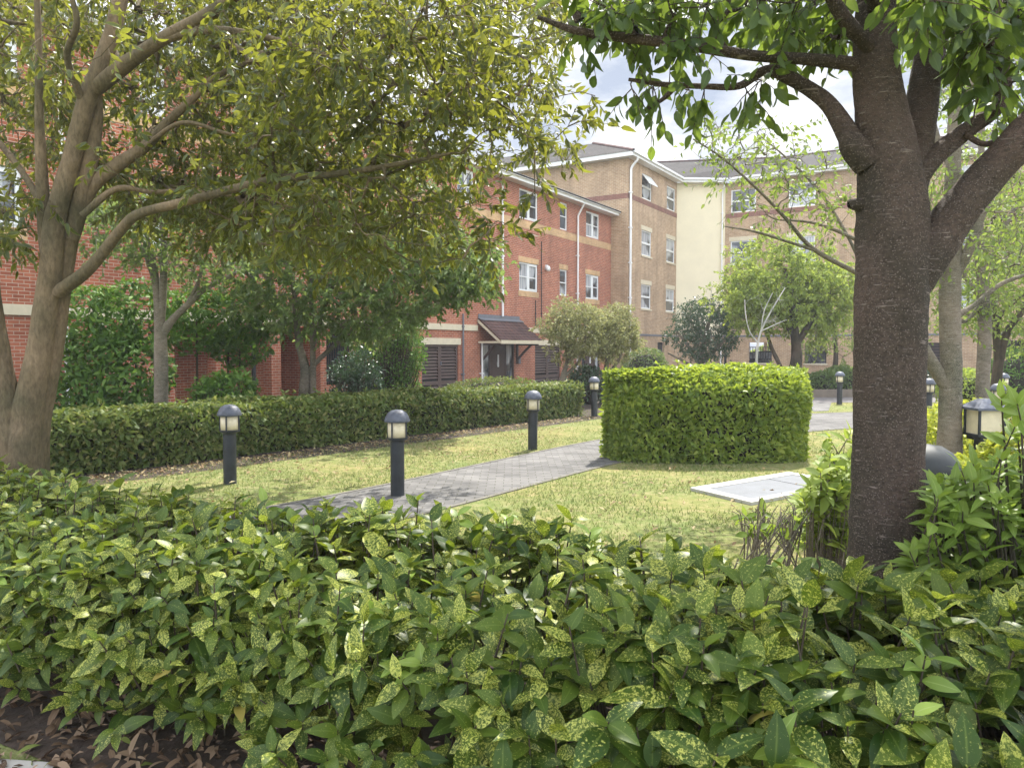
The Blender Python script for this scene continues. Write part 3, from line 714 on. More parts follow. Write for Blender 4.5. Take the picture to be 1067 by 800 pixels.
# ridge tiles
b = Buf(); tubes(b, [[q[4], [(q[4][i] + q[5][i]) / 2 for i in range(3)], q[5]], [q[0], [(q[0][i] + q[4][i]) / 2 for i in range(3)], q[4]]], [[.09] * 3] * 2, 6)
tubes(b, [[r_[0], r_[1], [(r_[1][i] + r_[3][i]) / 2 for i in range(3)], r_[3]]], [[.09] * 4], 6)
tubes(b, [[e[1], [(e[1][i] + r_[1][i]) / 2 for i in range(3)], r_[1]]], [[.09] * 3], 6)
b.build('ridge', M['tile'], buff)

# ---- parked cars seen through the openings of the wing
def car(label, F, U, inset, mat):
    c = np.array(F.P(U, 0, -inset)); t = thing('parked_car', c, label, 'car', 'cars parked under the wing')
    prof = [(-2.05, .35), (-2.1, .62), (-2.0, .82), (-1.5, .92), (-.75, 1.36), (.2, 1.45), (1.1, 1.38), (1.75, .98), (2.05, .9), (2.1, .55), (2.05, .35)]
    prof = [(x, z) for x, z in prof]
    def ex(b, pr, w0, w1f, mat=0):
        V = []
        for sgn in (-1, 1):
            for x, z in pr:
                w = w0 * (1 - w1f * max(0, z - .9))
                p = F.P(U + x, z, -inset + sgn * w); V.append(p)
        n = len(pr)
        b.add(V, [[list(range(n))], [list(range(n, 2 * n))[::-1]], [[i, i + n, (i + 1) % n + n, (i + 1) % n] for i in range(n)]], None, None, mat)
    b = Buf(); ex(b, prof, .86, .35); b.build('body', mat, t)
    b = Buf(); ex(b, [(-1.25, .98), (-.7, 1.31), (.2, 1.39), (1.05, 1.32), (1.5, .98)], .868, .345); b.build('side_window', M['glass'], t)
    for x in (-1.35, 1.3):
        for sgn in (-1, 1):
            b = Buf(); p0 = np.array(F.P(U + x, .32, -inset + sgn * .68)); p1 = np.array(F.P(U + x, .32, -inset + sgn * .88))
            tubes(b, [[p0, (p0 + p1) / 2, p1]], [[.32] * 3], 14, True); w = b.build('wheel', M['rubber'], t)
            b = Buf(); p2 = np.array(F.P(U + x, .32, -inset + sgn * .885)); tubes(b, [[p1, p1 * .5 + p2 * .5, p2]], [[.19] * 3], 10, True); b.build('rim', M['steel'], w)
    b = Buf(); fb(b, F, U - 2.11, U - 2.06, .62, .74, -inset - .75, -inset - .45); b.build('headlight', M['white'], t)
    b = Buf(); fb(b, F, U - 2.11, U - 2.06, .62, .74, -inset + .45, -inset + .75); b.build('headlight', M['white'], t)
car('dark car parked behind the railed opening nearest the cream corner', FW, FW.U(791) - .6, 3.6, M['car_dark'])
car('grey car parked behind the railed opening right of the lime tree trunk', FW, FW.U(850) - .3, 3.2, M['car_grey'])

# ------------------------------------------------------------------ bollard lights
def bollard_proto():
    t = thing('bollard_light', (0, 0, 0), 'tmp', 'bollard light', 'bollard lights along the paths')
    b = Buf(); lathe(b, [(.001, .0), (.075, .0), (.075, .58), (.08, .60), (.105, .615), (.108, .635), (.001, .64)], (0, 0, 0), 24); b.build('post', M['bollard'], t, False)
    b = Buf(); lathe(b, [(.001, .636), (.098, .638), (.102, .70), (.102, .80), (.001, .805)], (0, 0, 0), 24); h = b.build('diffuser', M['opal'], t, True)
    b = Buf()
    for k in range(4):
        a = k * PI / 2 + .9
        tubes(b, [[(.112 * math.cos(a), .112 * math.sin(a), .62), (.112 * math.cos(a), .112 * math.sin(a), .72), (.112 * math.cos(a), .112 * math.sin(a), .81)]], [[.009] * 3], 6)
    b.build('cage', M['bollard'], t)
    b = Buf(); lathe(b, [(.001, .80), (.135, .805), (.14, .82), (.128, .86), (.10, .905), (.06, .932), (.001, .942)], (0, 0, 0), 24); b.build('cap', M['cap'], t, True)
    return t
def dup(root, loc, label, rz=0., sc=1.):
    r = root.copy(); COL.objects.link(r); r.location = loc; r['label'] = label; r.rotation_euler = (0, 0, rz); r.scale = (sc, sc, sc)
    for ch in list(root.children):
        c = ch.copy(); COL.objects.link(c); c.parent = r
        for g in ch.children:
            e_ = g.copy(); COL.objects.link(e_); e_.parent = c
    return r
bp = bollard_proto()
spots = [(413.5, 8.3, 'dark bollard light with worn grey dome cap at the near corner of the block path'),
         (238, 9.05, 'dark bollard light rising from the spotted laurels in front of the long hedge'),
         (555, 12.1, 'dark bollard light on the sunny lawn just left of the block path'),
         (619.5, 18.0, 'dark bollard light between the end of the long hedge and the square clipped hedge'),
         (875, 22.0, 'dark bollard light on the grass corner by the road, right of the square hedge'),
         (967.5, 17.0, 'dark bollard light half hidden between the two large trunks'),
         (1040, 14.5, 'dark bollard light directly behind the square lantern'),
         (1046.5, 20.5, 'dark bollard light middle of the far row near the garage opening'),
         (1050, 27.0, 'dark bollard light farthest of the row near the garage opening')]
for i, (px, d, lab) in enumerate(spots):
    p = at(px, 400, d); loc = (p[0], d, 0)
    if i == 0: bp.location = loc; bp['label'] = lab; bp.rotation_euler = (0, 0, .3)
    else: dup(bp, loc, lab, i * .7).rotation_euler = ((i * 37 % 5 - 2) * .006, (i * 53 % 5 - 2) * .006, i * .7)
# square lantern on a post
p = at(1026, 430, 8.4); t = thing('lantern_post', (p[0], 8.4, 0), 'square post lantern with cream panes and pyramid roof among golden shrubs', 'lantern')
x, y = p[0], 8.4; hw = .135
b = Buf(); box(b, x - .07, x + .07, y - .07, y + .07, 0, .62); box(b, x - .12, x + .12, y - .12, y + .12, .60, .66); b.build('post', M['bollard'], t)
b = Buf(); box(b, x - hw + .01, x + hw - .01, y - hw + .01, y + hw - .01, .665, .93); b.build('diffuser', M['opal'], t)
b = Buf()
for sx in (-1, 0, 1):
    for sy in (-1, 0, 1):
        if abs(sx) + abs(sy) == 2:
            box(b, x + sx * hw - .011, x + sx * hw + .011, y + sy * hw - .011, y + sy * hw + .011, .665, .93)
box(b, x - hw - .02, x + hw + .02, y - hw - .02, y + hw + .02, .645, .668)
b.build('cage', M['bollard'], t)
b = Buf(); o_ = hw + .045
V = [(x - o_, y - o_, .93), (x + o_, y - o_, .93), (x + o_, y + o_, .93), (x - o_, y + o_, .93)]
V += [(a, c, .955) for a, c, _ in V] + [(x - .05, y - .05, 1.05), (x + .05, y - .05, 1.05), (x + .05, y + .05, 1.05), (x - .05, y + .05, 1.05)]
b.add(V, [[3, 2, 1, 0], [8, 9, 10, 11]] + [[k + i, k + (i + 1) % 4, k + 4 + (i + 1) % 4, k + 4 + i] for k in (0, 4) for i in range(4)]); b.build('roof', M['cap'], t)
# domed bin behind the thick trunk
p = at(966, 470, 5.7); t = thing('litter_bin', (p[0], 5.7, 0), 'black dome-topped round bin half hidden behind the thick dark trunk', 'bin')
b = Buf(); lathe(b, [(.001, 0), (.19, 0), (.2, .02), (.2, .66), (.18, .68), (.001, .68)], (p[0], 5.7, 0), 28); b.build('body', M['bollard'], t, False)
b = Buf(); lathe(b, [(.001, .685), (.225, .69), (.228, .70), (.215, .76), (.17, .83), (.10, .875), (.001, .89)], (p[0], 5.7, 0), 28); b.build('domed_lid', plain('dull_black_plastic', (.022, .026, .027), .62, var=.3, scale=8), t, True)

# ------------------------------------------------------------------ access cover on the lawn
q0, q1, q3 = gnd(719, 511), gnd(783, 526.5), gnd(822, 494)
q2 = q1 + (q3 - q0)
t = thing('access_cover', (q0 + q2) / 2, 'grey metal access cover in a pale concrete surround on the sunny lawn', 'drain cover')
def par(u, v, z): 
    r = q0 + (q1 - q0) * u + (q3 - q0) * v; return (r[0], r[1], z)
def slabbox(b, u0, u1, v0, v1, z0, z1):
    V = [par(u, v, z) for z in (z0, z1) for v in (v0, v1) for u in (u0, u1)]
    b.add(V, [[0, 2, 3, 1], [4, 5, 7, 6], [0, 1, 5, 4], [2, 6, 7, 3], [0, 4, 6, 2], [1, 3, 7, 5]])
b = Buf(); slabbox(b, 0, .17, 0, 1, -.05, .035); slabbox(b, .88, 1, 0, 1, -.05, .035); slabbox(b, .17, .88, 0, .07, -.05, .035); slabbox(b, .17, .88, .93, 1, -.05, .035)
b.build('surround', M['slab'], t)
for v0, v1 in ((.075, .66), (.67, .925)):
    b = Buf(); slabbox(b, .18, .87, v0, v1, .0, .030); b.build('cover_plate', M['steel'], t)

# ------------------------------------------------------------------ plants
def inpoly(P, poly):
    poly = np.asarray(poly, float)[:, :2]; x, y = P[:, 0], P[:, 1]; r = np.zeros(len(P), bool)
    n = len(poly)
    for i in range(n):
        x0, y0 = poly[i]; x1, y1 = poly[(i + 1) % n]
        c = ((y0 > y) != (y1 > y)) & (x < (x1 - x0) * (y - y0) / (y1 - y0 + 1e-12) + x0)
        r ^= c
    return r

def pts_in_view(poly, d0, d1, n, dfun=None):
    """points in the volume seen through a patch of the photograph between two distances"""
    poly = np.array(poly, float); lo, hi = poly.min(0), poly.max(0); out_ = []
    while len(out_) < n:
        q = lo + (hi - lo) * RNG.random((n * 3, 2)); q = q[inpoly(q, poly)]
        out_ += list(q)
    q = np.array(out_[:n]); d = d0 + (d1 - d0) * RNG.random(n)
    if dfun: d = np.array([dfun(a[0], a[1], e_) for a, e_ in zip(q, d)])
    return np.array([at(a[0], a[1], e_) for a, e_ in zip(q, d)])

def pts_in_ball(c, r, n, shell=.0):
    v = rand_dir(n); s = (shell + (1 - shell) * RNG.random(n)) ** (1 / 3 if shell == 0 else 1)
    return np.asarray(c) + v * s[:, None] * np.asarray(r)

def tree(name, label, cat, base, limbs, clusters, lm, bm, tmpl, size, group=None, subs=3, per=6, sublen=.25, droop=.3, twig=.0045, minz=1.2, seg=10, bend=.2, flat=.6, attach=None):
    t = thing(name, (base[0], base[1], 0), label, cat, group)
    nodes, ndir = [], []
    b = Buf()
    for pts, rad in limbs:
        n = max(10, int(len(pts) * (18 if rad[0] > .08 else 7))); P = catmull(pts, n); R = np.interp(np.linspace(0, 1, n), np.linspace(0, 1, len(rad)), rad)
        wob = np.cumsum(RNG.normal(size=(n, 3)), 0) * .0; R = R * (1 + .05 * np.sin(np.linspace(0, 9, n) + RNG.random() * 6))
        tubes(b, [P], [R], (seg * 2 if rad[0] > .08 else seg) if rad[0] > .03 else 6, False, 0, .09 if rad[0] > .03 else .05)
        for p, a in zip(P, unit(np.gradient(P, axis=0))):
            if p[2] > minz: nodes.append(p); ndir.append(a)
    b.build('trunk', bm, t, True)
    nodes = np.array(nodes); ndir = np.array(ndir)
    clusters = np.asarray(clusters)
    if len(clusters) == 0: return t
    d = np.min(np.linalg.norm(clusters[:, None] - nodes[None], axis=2), 1)
    clusters = clusters[np.argsort(d)]
    cap = len(nodes) + 4 * len(clusters) + 4
    NP = np.zeros((cap, 3)); ND = np.zeros((cap, 3)); own = np.full(cap, -1); n0 = len(nodes)
    NP[:n0] = nodes; ND[:n0] = ndir; cnt = n0
    tw = []; par_ = []
    for ci, c in enumerate(clusters):
        dv = c - NP[:cnt]; dd = np.linalg.norm(dv, axis=1)
        k = int(np.argmin(dd + .25 * np.maximum(0, -(dv[:, 2])) ))
        p0 = NP[k]; L = dd[k]
        if L < .03: L = .03
        p1 = p0 + (ND[k] * .5 + unit(c - p0) * .6 + [0, 0, .25]) * L * .33
        x = np.linspace(0, 1, 5)[:, None]
        P = p0 * (1 - x) ** 2 + 2 * p1 * x * (1 - x) + c * x ** 2
        P[1:4] += RNG.normal(size=(3, 3)) * L * .035
        tw.append(P); par_.append(own[k])
        NP[cnt:cnt + 4] = P[1:]; ND[cnt:cnt + 4] = unit(np.diff(P, axis=0)); own[cnt:cnt + 4] = ci; cnt += 4
    w = np.ones(len(tw))
    for i in range(len(tw) - 1, -1, -1):
        if par_[i] >= 0: w[par_[i]] += w[i]
    TW = np.array(tw); r0 = twig * w ** .5
    R = np.linspace(1, 0, 5)[None] * (r0 - twig * .8)[:, None] + twig * .8
    b = Buf(); tubes(b, TW, R, 5)
    # sub-twigs that carry the leaves
    m = len(TW); base_ = np.repeat(TW[:, -1], subs, 0); dr0 = np.repeat(unit(TW[:, -1] - TW[:, -3]), subs, 0)
    back = RNG.random(m * subs)[:, None] * .5
    base_ = base_ * (1 - back) + np.repeat(TW[:, -2], subs, 0) * back
    dr = unit(dr0 * .7 + rand_dir(m * subs) * 1.0 + np.array([0, 0, -droop * .4]))
    ln = sublen * (.5 + RNG.random(m * subs))
    x = np.array([0, .5, 1.])
    SP = base_[:, None] + dr[:, None] * ln[:, None, None] * x[None, :, None]; SP[:, :, 2] -= droop * .35 * ln[:, None] * x[None] ** 2
    tubes(b, SP, np.repeat([[twig * .7, twig * .5, twig * .3]], m * subs, 0), 4)
    b.build('branches', bm, t, True)
    f = (np.arange(per) + .5) / per; f = .12 + .88 * f
    i0 = f[None, :, None] * 2
    lp = np.where(i0 < 1, SP[:, 0:1] * (1 - i0) + SP[:, 1:2] * i0, SP[:, 1:2] * (2 - i0) + SP[:, 2:3] * (i0 - 1)).reshape(-1, 3)
    ld = np.repeat(dr, per, 0); n = len(lp)
    rad = unit(np.cross(ld, rand_dir(n)))
    di = unit(ld * .55 + rad * .8 + np.array([0, 0, -droop]) * (.5 + RNG.random((n, 1))))
    nr = unit(np.array([0, 0, 1.]) * flat + rand_dir(n) * (1 - flat * .5))
    b = Buf(); leaves(b, lp, di, nr, size * (.65 + .6 * RNG.random(n)), tmpl, bend)
    b.build('crown', lm, t, len(tmpl[0]) > 6)
    return t

def limb(d, pix, rad_px, dd=None):
    """a limb through photograph points at distance d; radii given in pixels"""
    P = [at(p[0], p[1], d + (dd[i] if dd else 0)) for i, p in enumerate(pix)]
    return np.array(P), [r * (d + (dd[i] if dd else 0)) / FPX for i, r in enumerate(rad_px)]

# --- left: the many-stemmed tree with yellow-edged leaves
DL = 7.0
LT = [limb(DL, [(6, 545), (9, 500), (8, 440), (-3, 370), (-12, 300), (-18, 200), (-24, 60), (-44, -80)], [36, 31, 21, 15, 12, 9, 7, 4]),
      limb(DL, [(17, 548), (20, 500), (27, 440), (42, 360), (52, 290), (58, 230), (76, 160), (92, 100), (112, 50), (125, 0), (140, -80)], [33, 29, 18, 13, 12, 12, 11, 11, 10, 9, 5]),
      limb(DL + .12, [(22, 545), (28, 500), (38, 440), (54, 370), (63, 310), (72, 250), (82, 210), (93, 165), (98, 125), (100, 95)], [26, 23, 15, 12, 11, 11, 11, 10, 9, 7]),
      limb(DL + .05, [(55, 300), (48, 250), (44, 190), (41, 120), (40, 40), (36, -60)], [9, 8, 6.5, 5, 4, 2.5], [.1, 0, -.1, -.2, -.3, -.4]),
      limb(DL, [(100, 92), (130, 68), (169, 41), (225, 10), (280, -30)], [9, 9, 8, 7, 4], [0, -.1, -.3, -.5, -.8]),
      limb(DL, [(165, 44), (200, 34), (240, 32), (300, 45), (375, 70), (430, 95)], [5, 4.5, 4, 3.4, 2.6, 1.6], [-.3, -.4, -.5, -.6, -.8, -1.]),
      limb(DL, [(74, 250), (92, 200), (121, 173), (152, 152), (172, 130), (200, 104), (228, 78), (270, 62)], [9, 8.5, 7.5, 6.5, 5.5, 4.6, 3.6, 2.4], [.1, .15, .2, .25, .3, .35, .4, .4]),
      limb(DL, [(60, 305), (93, 280), (124, 242), (145, 223), (191, 211), (239, 198), (290, 186), (345, 182), (410, 172), (470, 160)], [8, 7, 6.5, 6, 5.5, 5, 4.5, 4, 3, 1.8], [0, -.1, -.2, -.3, -.45, -.6, -.8, -1., -1.2, -1.4]),
      limb(DL, [(85, 225), (121, 197), (157, 200), (197, 199), (250, 205)], [4, 3.4, 2.8, 2.2, 1.5], [0, .1, .2, .3, .4]),
      limb(DL, [(150, 153), (190, 128), (240, 140), (300, 150)], [3, 2.6, 2, 1.2], [.2, .1, 0, -.1]),
      limb(DL, [(60, 245), (30, 190), (0, 150), (-40, 110)], [5, 4, 3.4, 2], [0, .1, .2, .3]),
      limb(DL, [(88, 110), (70, 60), (80, 20), (60, -40)], [4.5, 4, 3.4, 2], [0, -.3, -.5, -.6])]
LT = [(P_, [r_k * .86 for r_k in R_]) for P_, R_ in LT]
polyA = [(300, -30), (600, -30), (596, 30), (578, 62), (592, 110), (600, 150), (588, 178), (560, 205), (548, 225), (505, 250), (470, 262), (420, 262), (370, 258), (330, 250), (300, 245), (270, 225), (240, 200)]
polyB = [(-20, -30), (330, -30), (330, 230), (250, 235), (190, 222), (170, 190), (110, 185), (60, 190), (-20, 160)]
cl = np.concatenate([pts_in_view(polyA, 5.2, 7.8, 600), pts_in_view([p if p[1] < 200 else (p[0], p[1] - 25) for p in polyA], 7.8, 11.5, 420), pts_in_view(polyB, 7.2, 10.5, 1050), pts_in_view(polyB, 6.0, 7.0, 60), pts_in_view([(95, 170), (240, 190), (330, 225), (320, 255), (240, 262), (180, 250), (110, 205)], 7.3, 10, 120),
                     pts_in_view([(585, 95), (628, 88), (640, 100), (622, 128), (635, 150), (610, 168), (590, 150)], 5.6, 6.2, 9), pts_in_view([(250, 240), (340, 245), (420, 255), (400, 275), (330, 280), (270, 265)], 5.8, 7.6, 16), pts_in_view([(430, 225), (545, 225), (540, 262), (500, 290), (440, 285)], 5.4, 6.4, 16),
                     pts_in_view([(-10, 190), (60, 190), (40, 260), (-10, 260)], 6.5, 8.0, 22),
                     pts_in_ball(at(180, -60, 8.0) + [0, 1.2, .6], (3.6, 3.2, 1.4), 110), pts_in_ball((-1.6, 10.2, 5.7), (2.4, 2.4, 1.0), 120)])  # overhead crown clumps added for the shade they throw on the lawn
g_ = lump_noise(cl, 2.0, 31) + .6 * lump_noise(cl, 4.5, 32)
cl = cl[(g_ > -.17) | (RNG.random(len(cl)) < .12)]
tree('broadleaf_tree', 'many-stemmed tree with smooth brown trunk and drooping yellow-edged leaves at the left edge', 'tree', at(20, 540, DL), LT, cl, L_YEL, B_LEFT, T_LANCE, .088,
     subs=3, per=8, sublen=.24, droop=.5, twig=.0042, minz=2.4, seg=18, bend=.45, flat=.35)

# --- right: the cherry with the thick dark trunk
DR = 3.55
RT = [limb(DR, [(918, 640), (921, 590), (925, 500), (926, 420), (928, 340), (929, 280), (930, 220), (924, 160), (916, 100), (912, 40), (916, -30), (920, -120)], [42, 37, 34.5, 33.5, 33.5, 35, 34.5, 30, 24.5, 20.5, 17, 10]),
      limb(DR, [(932, 330), (948, 290), (972, 255), (1003, 214), (1035, 176), (1062, 148), (1095, 110), (1140, 50)], [18, 24, 23, 21, 20, 19, 16, 9], [0, 0, 0, -.03, -.06, -.1, -.15, -.2]),
      limb(DR, [(935, 240), (948, 180), (958, 120), (968, 60), (982, 0), (1000, -80)], [20, 19, 16, 15, 13, 7], [0, .06, .12, .18, .25, .3]),
      limb(DR, [(950, 195), (972, 165), (1005, 138), (1038, 112), (1046, 80), (1040, 40), (1052, -10)], [11, 10, 9, 9, 8, 7, 5], [0, .02, .05, .05, .05, .1, .2]),
      limb(DR, [(930, 75), (890, 67), (840, 62), (783, 58), (707, 46), (640, 38), (600, 32), (560, 18)], [9, 7, 6, 5.6, 5.4, 4.6, 3.8, 2], [0, 0, -.02, -.03, -.05, -.05, -.05, -.05]),
      limb(DR, [(915, 185), (890, 150), (866, 112), (845, 94), (820, 80), (806, 74), (790, 77), (769, 90), (730, 90), (690, 88), (655, 83)], [12, 12, 9, 8, 7, 6, 4.5, 3.4, 3, 2.6, 1.8], [0, 0, .05, .08, .1, .1, .1, .1, .1, .1, .1]),
      limb(DR, [(703, 92), (690, 104), (672, 115)], [2.6, 2.2, 1.8], [.1, .1, .1]),
      limb(DR, [(905, 170), (886, 148), (881, 138)], [16, 12, 6], [-.02, -.03, -.03]),
      limb(DR, [(908, 215), (889, 213), (884, 214)], [9, 6, 3]),
      limb(DR, [(760, 56), (745, 30), (760, 5), (740, -40)], [3, 2.6, 2.2, 1.5]),
      limb(DR, [(1005, 140), (1030, 150), (1067, 128), (1110, 100)], [3.5, 3, 2.5, 2]),
      limb(DR, [(916, 60), (880, 20), (850, -30), (800, -90)], [8, 7, 5.5, 3], [0, -.2, -.4, -.7]),
      limb(DR, [(914, 20), (900, -60), (860, -130)], [8, 6, 4], [0, -.5, -1.1]),
      limb(DR, [(975, 30), (1000, -60), (1040, -130)], [8, 6, 4], [.2, .8, 1.5]),
      limb(DR, [(913, 10), (880, -60), (800, -120)], [8, 6, 4], [0, .8, 1.7])]
cr = np.concatenate([pts_in_view([(585, -40), (900, -40), (900, 5), (760, 12), (690, 22), (640, 22), (590, 8)], 3.3, 3.9, 36),
                     pts_in_view([(600, 10), (720, 20), (715, 44), (640, 42), (605, 32)], 3.4, 3.7, 15),
                     pts_in_view([(690, 84), (800, 82), (790, 96), (740, 100), (705, 94)], 3.5, 3.7, 5),
                     pts_in_view([(650, 85), (700, 85), (690, 95), (660, 95)], 3.55, 3.7, 3),
                     pts_in_view([(780, 20), (900, 20), (885, 60), (830, 50)], 3.6, 4.2, 16),
                     pts_in_view([(880, -40), (1090, -40), (1090, 30), (1030, 45), (985, 40), (960, 5), (930, -10), (890, -12)], 2.9, 3.6, 38),
                     pts_in_view([(1000, 40), (1067, 40), (1067, 60), (1020, 70)], 3.3, 3.6, 8),
                     pts_in_view([(985, 110), (1067, 80), (1080, 100), (1020, 120)], 3.35, 3.7, 5),
                     pts_in_view([(610, -40), (1090, -40), (1090, 70), (985, 75), (935, 15), (885, 40), (720, 42), (610, 22)], 4.2, 6.2, 120), pts_in_ball((0.6, 2.4, 4.2), (3.2, 1.6, .8), 260), pts_in_ball((0.5, 4.4, 5.0), (2.6, 1.7, .9), 260), pts_in_ball((2.6, 3.8, 5.2), (2.0, 1.6, 1.0), 90)])  # the three overhead balls are unseen crown, made dense to shade the hedge
tree('cherry_tree', 'cherry tree with thick dark trunk forking low and large hanging leaves overhead on the right', 'tree', at(920, 600, DR), RT, cr, L_CHERRY, B_RIGHT, T_OVAL, .086,
     subs=3, per=5, sublen=.17, droop=.8, twig=.004, minz=2.0, seg=26, bend=.25, flat=.5)

# --- behind it on the right
D9 = 8.6
T9 = [limb(D9, [(989, 490), (990, 440), (991, 380), (990, 320), (992, 250), (993, 180), (996, 100), (1000, 20), (1002, -60)], [12.5, 11.5, 11, 10.2, 9, 7.2, 6, 4.6, 3]),
      limb(D9, [(988, 405), (972, 380), (955, 350), (935, 315), (905, 292), (892, 284), (847, 259), (817, 226), (791, 199), (753, 165), (722, 145)], [7.5, 6.8, 5.5, 3.8, 2.9, 2.6, 2.2, 1.8, 1.5, 1.1, .6], [0, 0, -.05, -.1, -.15, -.2, -.3, -.4, -.5, -.6, -.7]),
      limb(D9, [(850, 261), (815, 250), (785, 241), (755, 236)], [1.8, 1.5, 1.2, .6], [-.3, -.35, -.4, -.4]),
      limb(D9, [(935, 316), (912, 268), (892, 250), (850, 233), (810, 229)], [3.2, 2.4, 2, 1.5, .8], [-.1, -.1, -.1, -.1, -.1]),
      limb(D9, [(905, 292), (880, 240), (850, 195), (820, 165), (790, 140)], [2.2, 1.8, 1.5, 1.1, .6], [-.15, .1, .3, .4, .5]),
      limb(D9, [(994, 290), (1012, 255), (1022, 225), (1040, 190), (1067, 160)], [6, 5, 4.5, 3.5, 2], [0, -.1, -.1, -.1, -.1]),
      limb(D9, [(992, 330), (1015, 318), (1045, 295), (1090, 280)], [3, 2.8, 2.2, 1.5], [0, .1, .1, .1]),
      limb(D9, [(994, 180), (975, 140), (968, 100), (955, 40)], [4, 3.4, 2.8, 2], [0, .2, .3, .3]),
      limb(D9, [(996, 120), (1015, 80), (1030, 30), (1040, -30)], [4, 3, 2.4, 1.5])]
c9 = np.concatenate([pts_in_view([(700, 125), (760, 120), (850, 135), (890, 150), (890, 270), (850, 245), (790, 235), (750, 200)], 7.8, 9.2, 135),
                     pts_in_view([(960, 90), (1080, 70), (1080, 270), (1000, 290), (962, 280)], 7.6, 10, 190),
                     pts_in_view([(940, -30), (1080, -30), (1080, 90), (960, 100)], 8, 10, 60)])
tree('slender_tree', 'slender grey-barked tree with sparse small leaves directly behind the thick dark trunk', 'tree', at(990, 480, D9), T9, c9, L_YOUNG, B_GREY, T_MED, .068,
     'trees along the right-hand bed', subs=2, per=5, sublen=.28, droop=.3, twig=.0032, minz=1.4, seg=14)
D11 = 13.0
T11 = [limb(D11, [(1024, 440), (1024, 400), (1026, 350), (1024, 300), (1020, 240), (1022, 170), (1025, 90)], [7.5, 7, 6.5, 5.5, 4.5, 3.5, 2]),
       limb(D11, [(1024, 315), (1005, 335), (985, 325)], [2.2, 1.8, 1.2]),
       limb(D11, [(1022, 310), (1008, 292), (1000, 270)], [2.5, 2.2, 1.4]),
       limb(D11, [(1022, 290), (1040, 255), (1055, 220), (1080, 190)], [3, 2.4, 2, 1.4])]
c11 = pts_in_view([(966, 170), (1045, 150), (1080, 200), (1045, 330), (1015, 345), (970, 340)], 12, 15, 260)
tree('slender_tree', 'straight grey tree with light leaves behind the square lantern', 'tree', at(1024, 420, D11), T11, c11, L_YOUNG, B_GREY, T_SMALL, .085,
     'trees along the right-hand bed', subs=3, per=6, sublen=.35, droop=.3, twig=.0042, minz=1.6, seg=10)
D12 = 15.5
T12 = [limb(D12, [(1036, 430), (1038, 400), (1042, 370), (1050, 345), (1067, 322), (1100, 290)], [5.5, 5, 4.5, 4, 3.4, 2]),
       limb(D12, [(1040, 378), (1038, 340), (1036, 300), (1040, 240)], [4, 3.4, 2.8, 1.8]),
       limb(D12, [(1038, 335), (1055, 315), (1085, 296)], [2.4, 2, 1.2])]
c12 = pts_in_view([(1030, 200), (1110, 170), (1110, 370), (1060, 372), (1035, 330)], 14, 17, 220)
tree('slender_tree', 'dark leaning tree with low forked branches near the garage opening', 'tree', at(1036, 420, D12), T12, c12, L_YOUNG, B_DARK, T_SMALL, .09,
     'trees along the right-hand bed', subs=3, per=7, sublen=.35, droop=.35, twig=.0045, minz=1.4, seg=8)

# --- behind the long hedge
Da = 12.5
Ta = [limb(Da, [(168, 450), (168, 415), (168, 370), (166, 330), (163, 300), (158, 265), (150, 230)], [7.5, 7, 6.5, 5, 4, 3.2, 2]),
      limb(Da, [(168, 350), (178, 335), (195, 318), (215, 300), (245, 285)], [4.5, 4.2, 3.6, 3, 1.8]),
      limb(Da, [(167, 345), (170, 300), (171, 260), (168, 220), (172, 190)], [4.5, 3.8, 3.2, 2.5, 1.6]),
      limb(Da, [(160, 290), (150, 262), (140, 245)], [2.4, 2, 1.4]),
      limb(Da, [(195, 318), (208, 290), (212, 262)], [2.4, 2, 1.2])]
ca = np.concatenate([pts_in_view([(75, 195), (230, 190), (270, 250), (240, 300), (200, 296), (150, 275), (100, 262), (75, 240)], 11.3, 13.6, 210)])
tree('garden_tree', 'thin grey tree with forked trunk in front of the bright laurel bush', 'tree', at(168, 440, Da), Ta, ca, L_GREY, B_GREY, T_SMALL, .105,
     'garden trees behind the long hedge', subs=3, per=7, sublen=.3, droop=.3, twig=.004, minz=2.0, seg=10)
Db = 15.0
Tb = [(P_, [.72 * r_k for r_k in R_]) for P_, R_ in [limb(Db, [(317, 440), (317, 405), (318, 385), (312, 360), (308, 330), (306, 300), (296, 265), (300, 240)], [8, 7.5, 7, 5, 4.4, 3.8, 3, 2]),
      limb(Db, [(325, 440), (326, 405), (326, 370), (325, 330), (324, 290), (328, 250)], [5, 4.8, 4.4, 3.8, 3, 2]),
      limb(Db, [(319, 390), (335, 372), (355, 355), (375, 335)], [4, 3.6, 2.8, 1.8]),
      limb(Db, [(326, 360), (338, 320), (352, 290), (368, 268), (392, 262)], [3.6, 3, 2.6, 2.2, 1.4]),
      limb(Db, [(325, 310), (345, 280), (400, 290), (450, 285), (495, 300)], [2.6, 2.4, 2, 1.6, 1])]]
cb_ = np.concatenate([pts_in_view([(240, 265), (300, 225), (400, 225), (470, 235), (515, 270), (510, 300), (470, 310), (440, 330), (410, 345), (360, 350), (330, 345), (300, 340), (260, 340), (238, 310)], 13.4, 16.6, 620),
                      pts_in_view([(440, 250), (516, 255), (514, 305), (470, 310)], 14, 15.5, 90),
                      pts_in_ball((-2.9, 15.0, 4.9), (2.4, 1.8, .8), 90)])
tree('garden_tree', 'spreading grey-green tree with several stems left of the louvred door', 'tree', at(320, 430, Db), Tb, cb_, L_GREY, B_GREY, T_SMALL, .118,
     'garden trees behind the long hedge', subs=3, per=10, sublen=.32, droop=.4, twig=.0042, minz=1.5, seg=10)

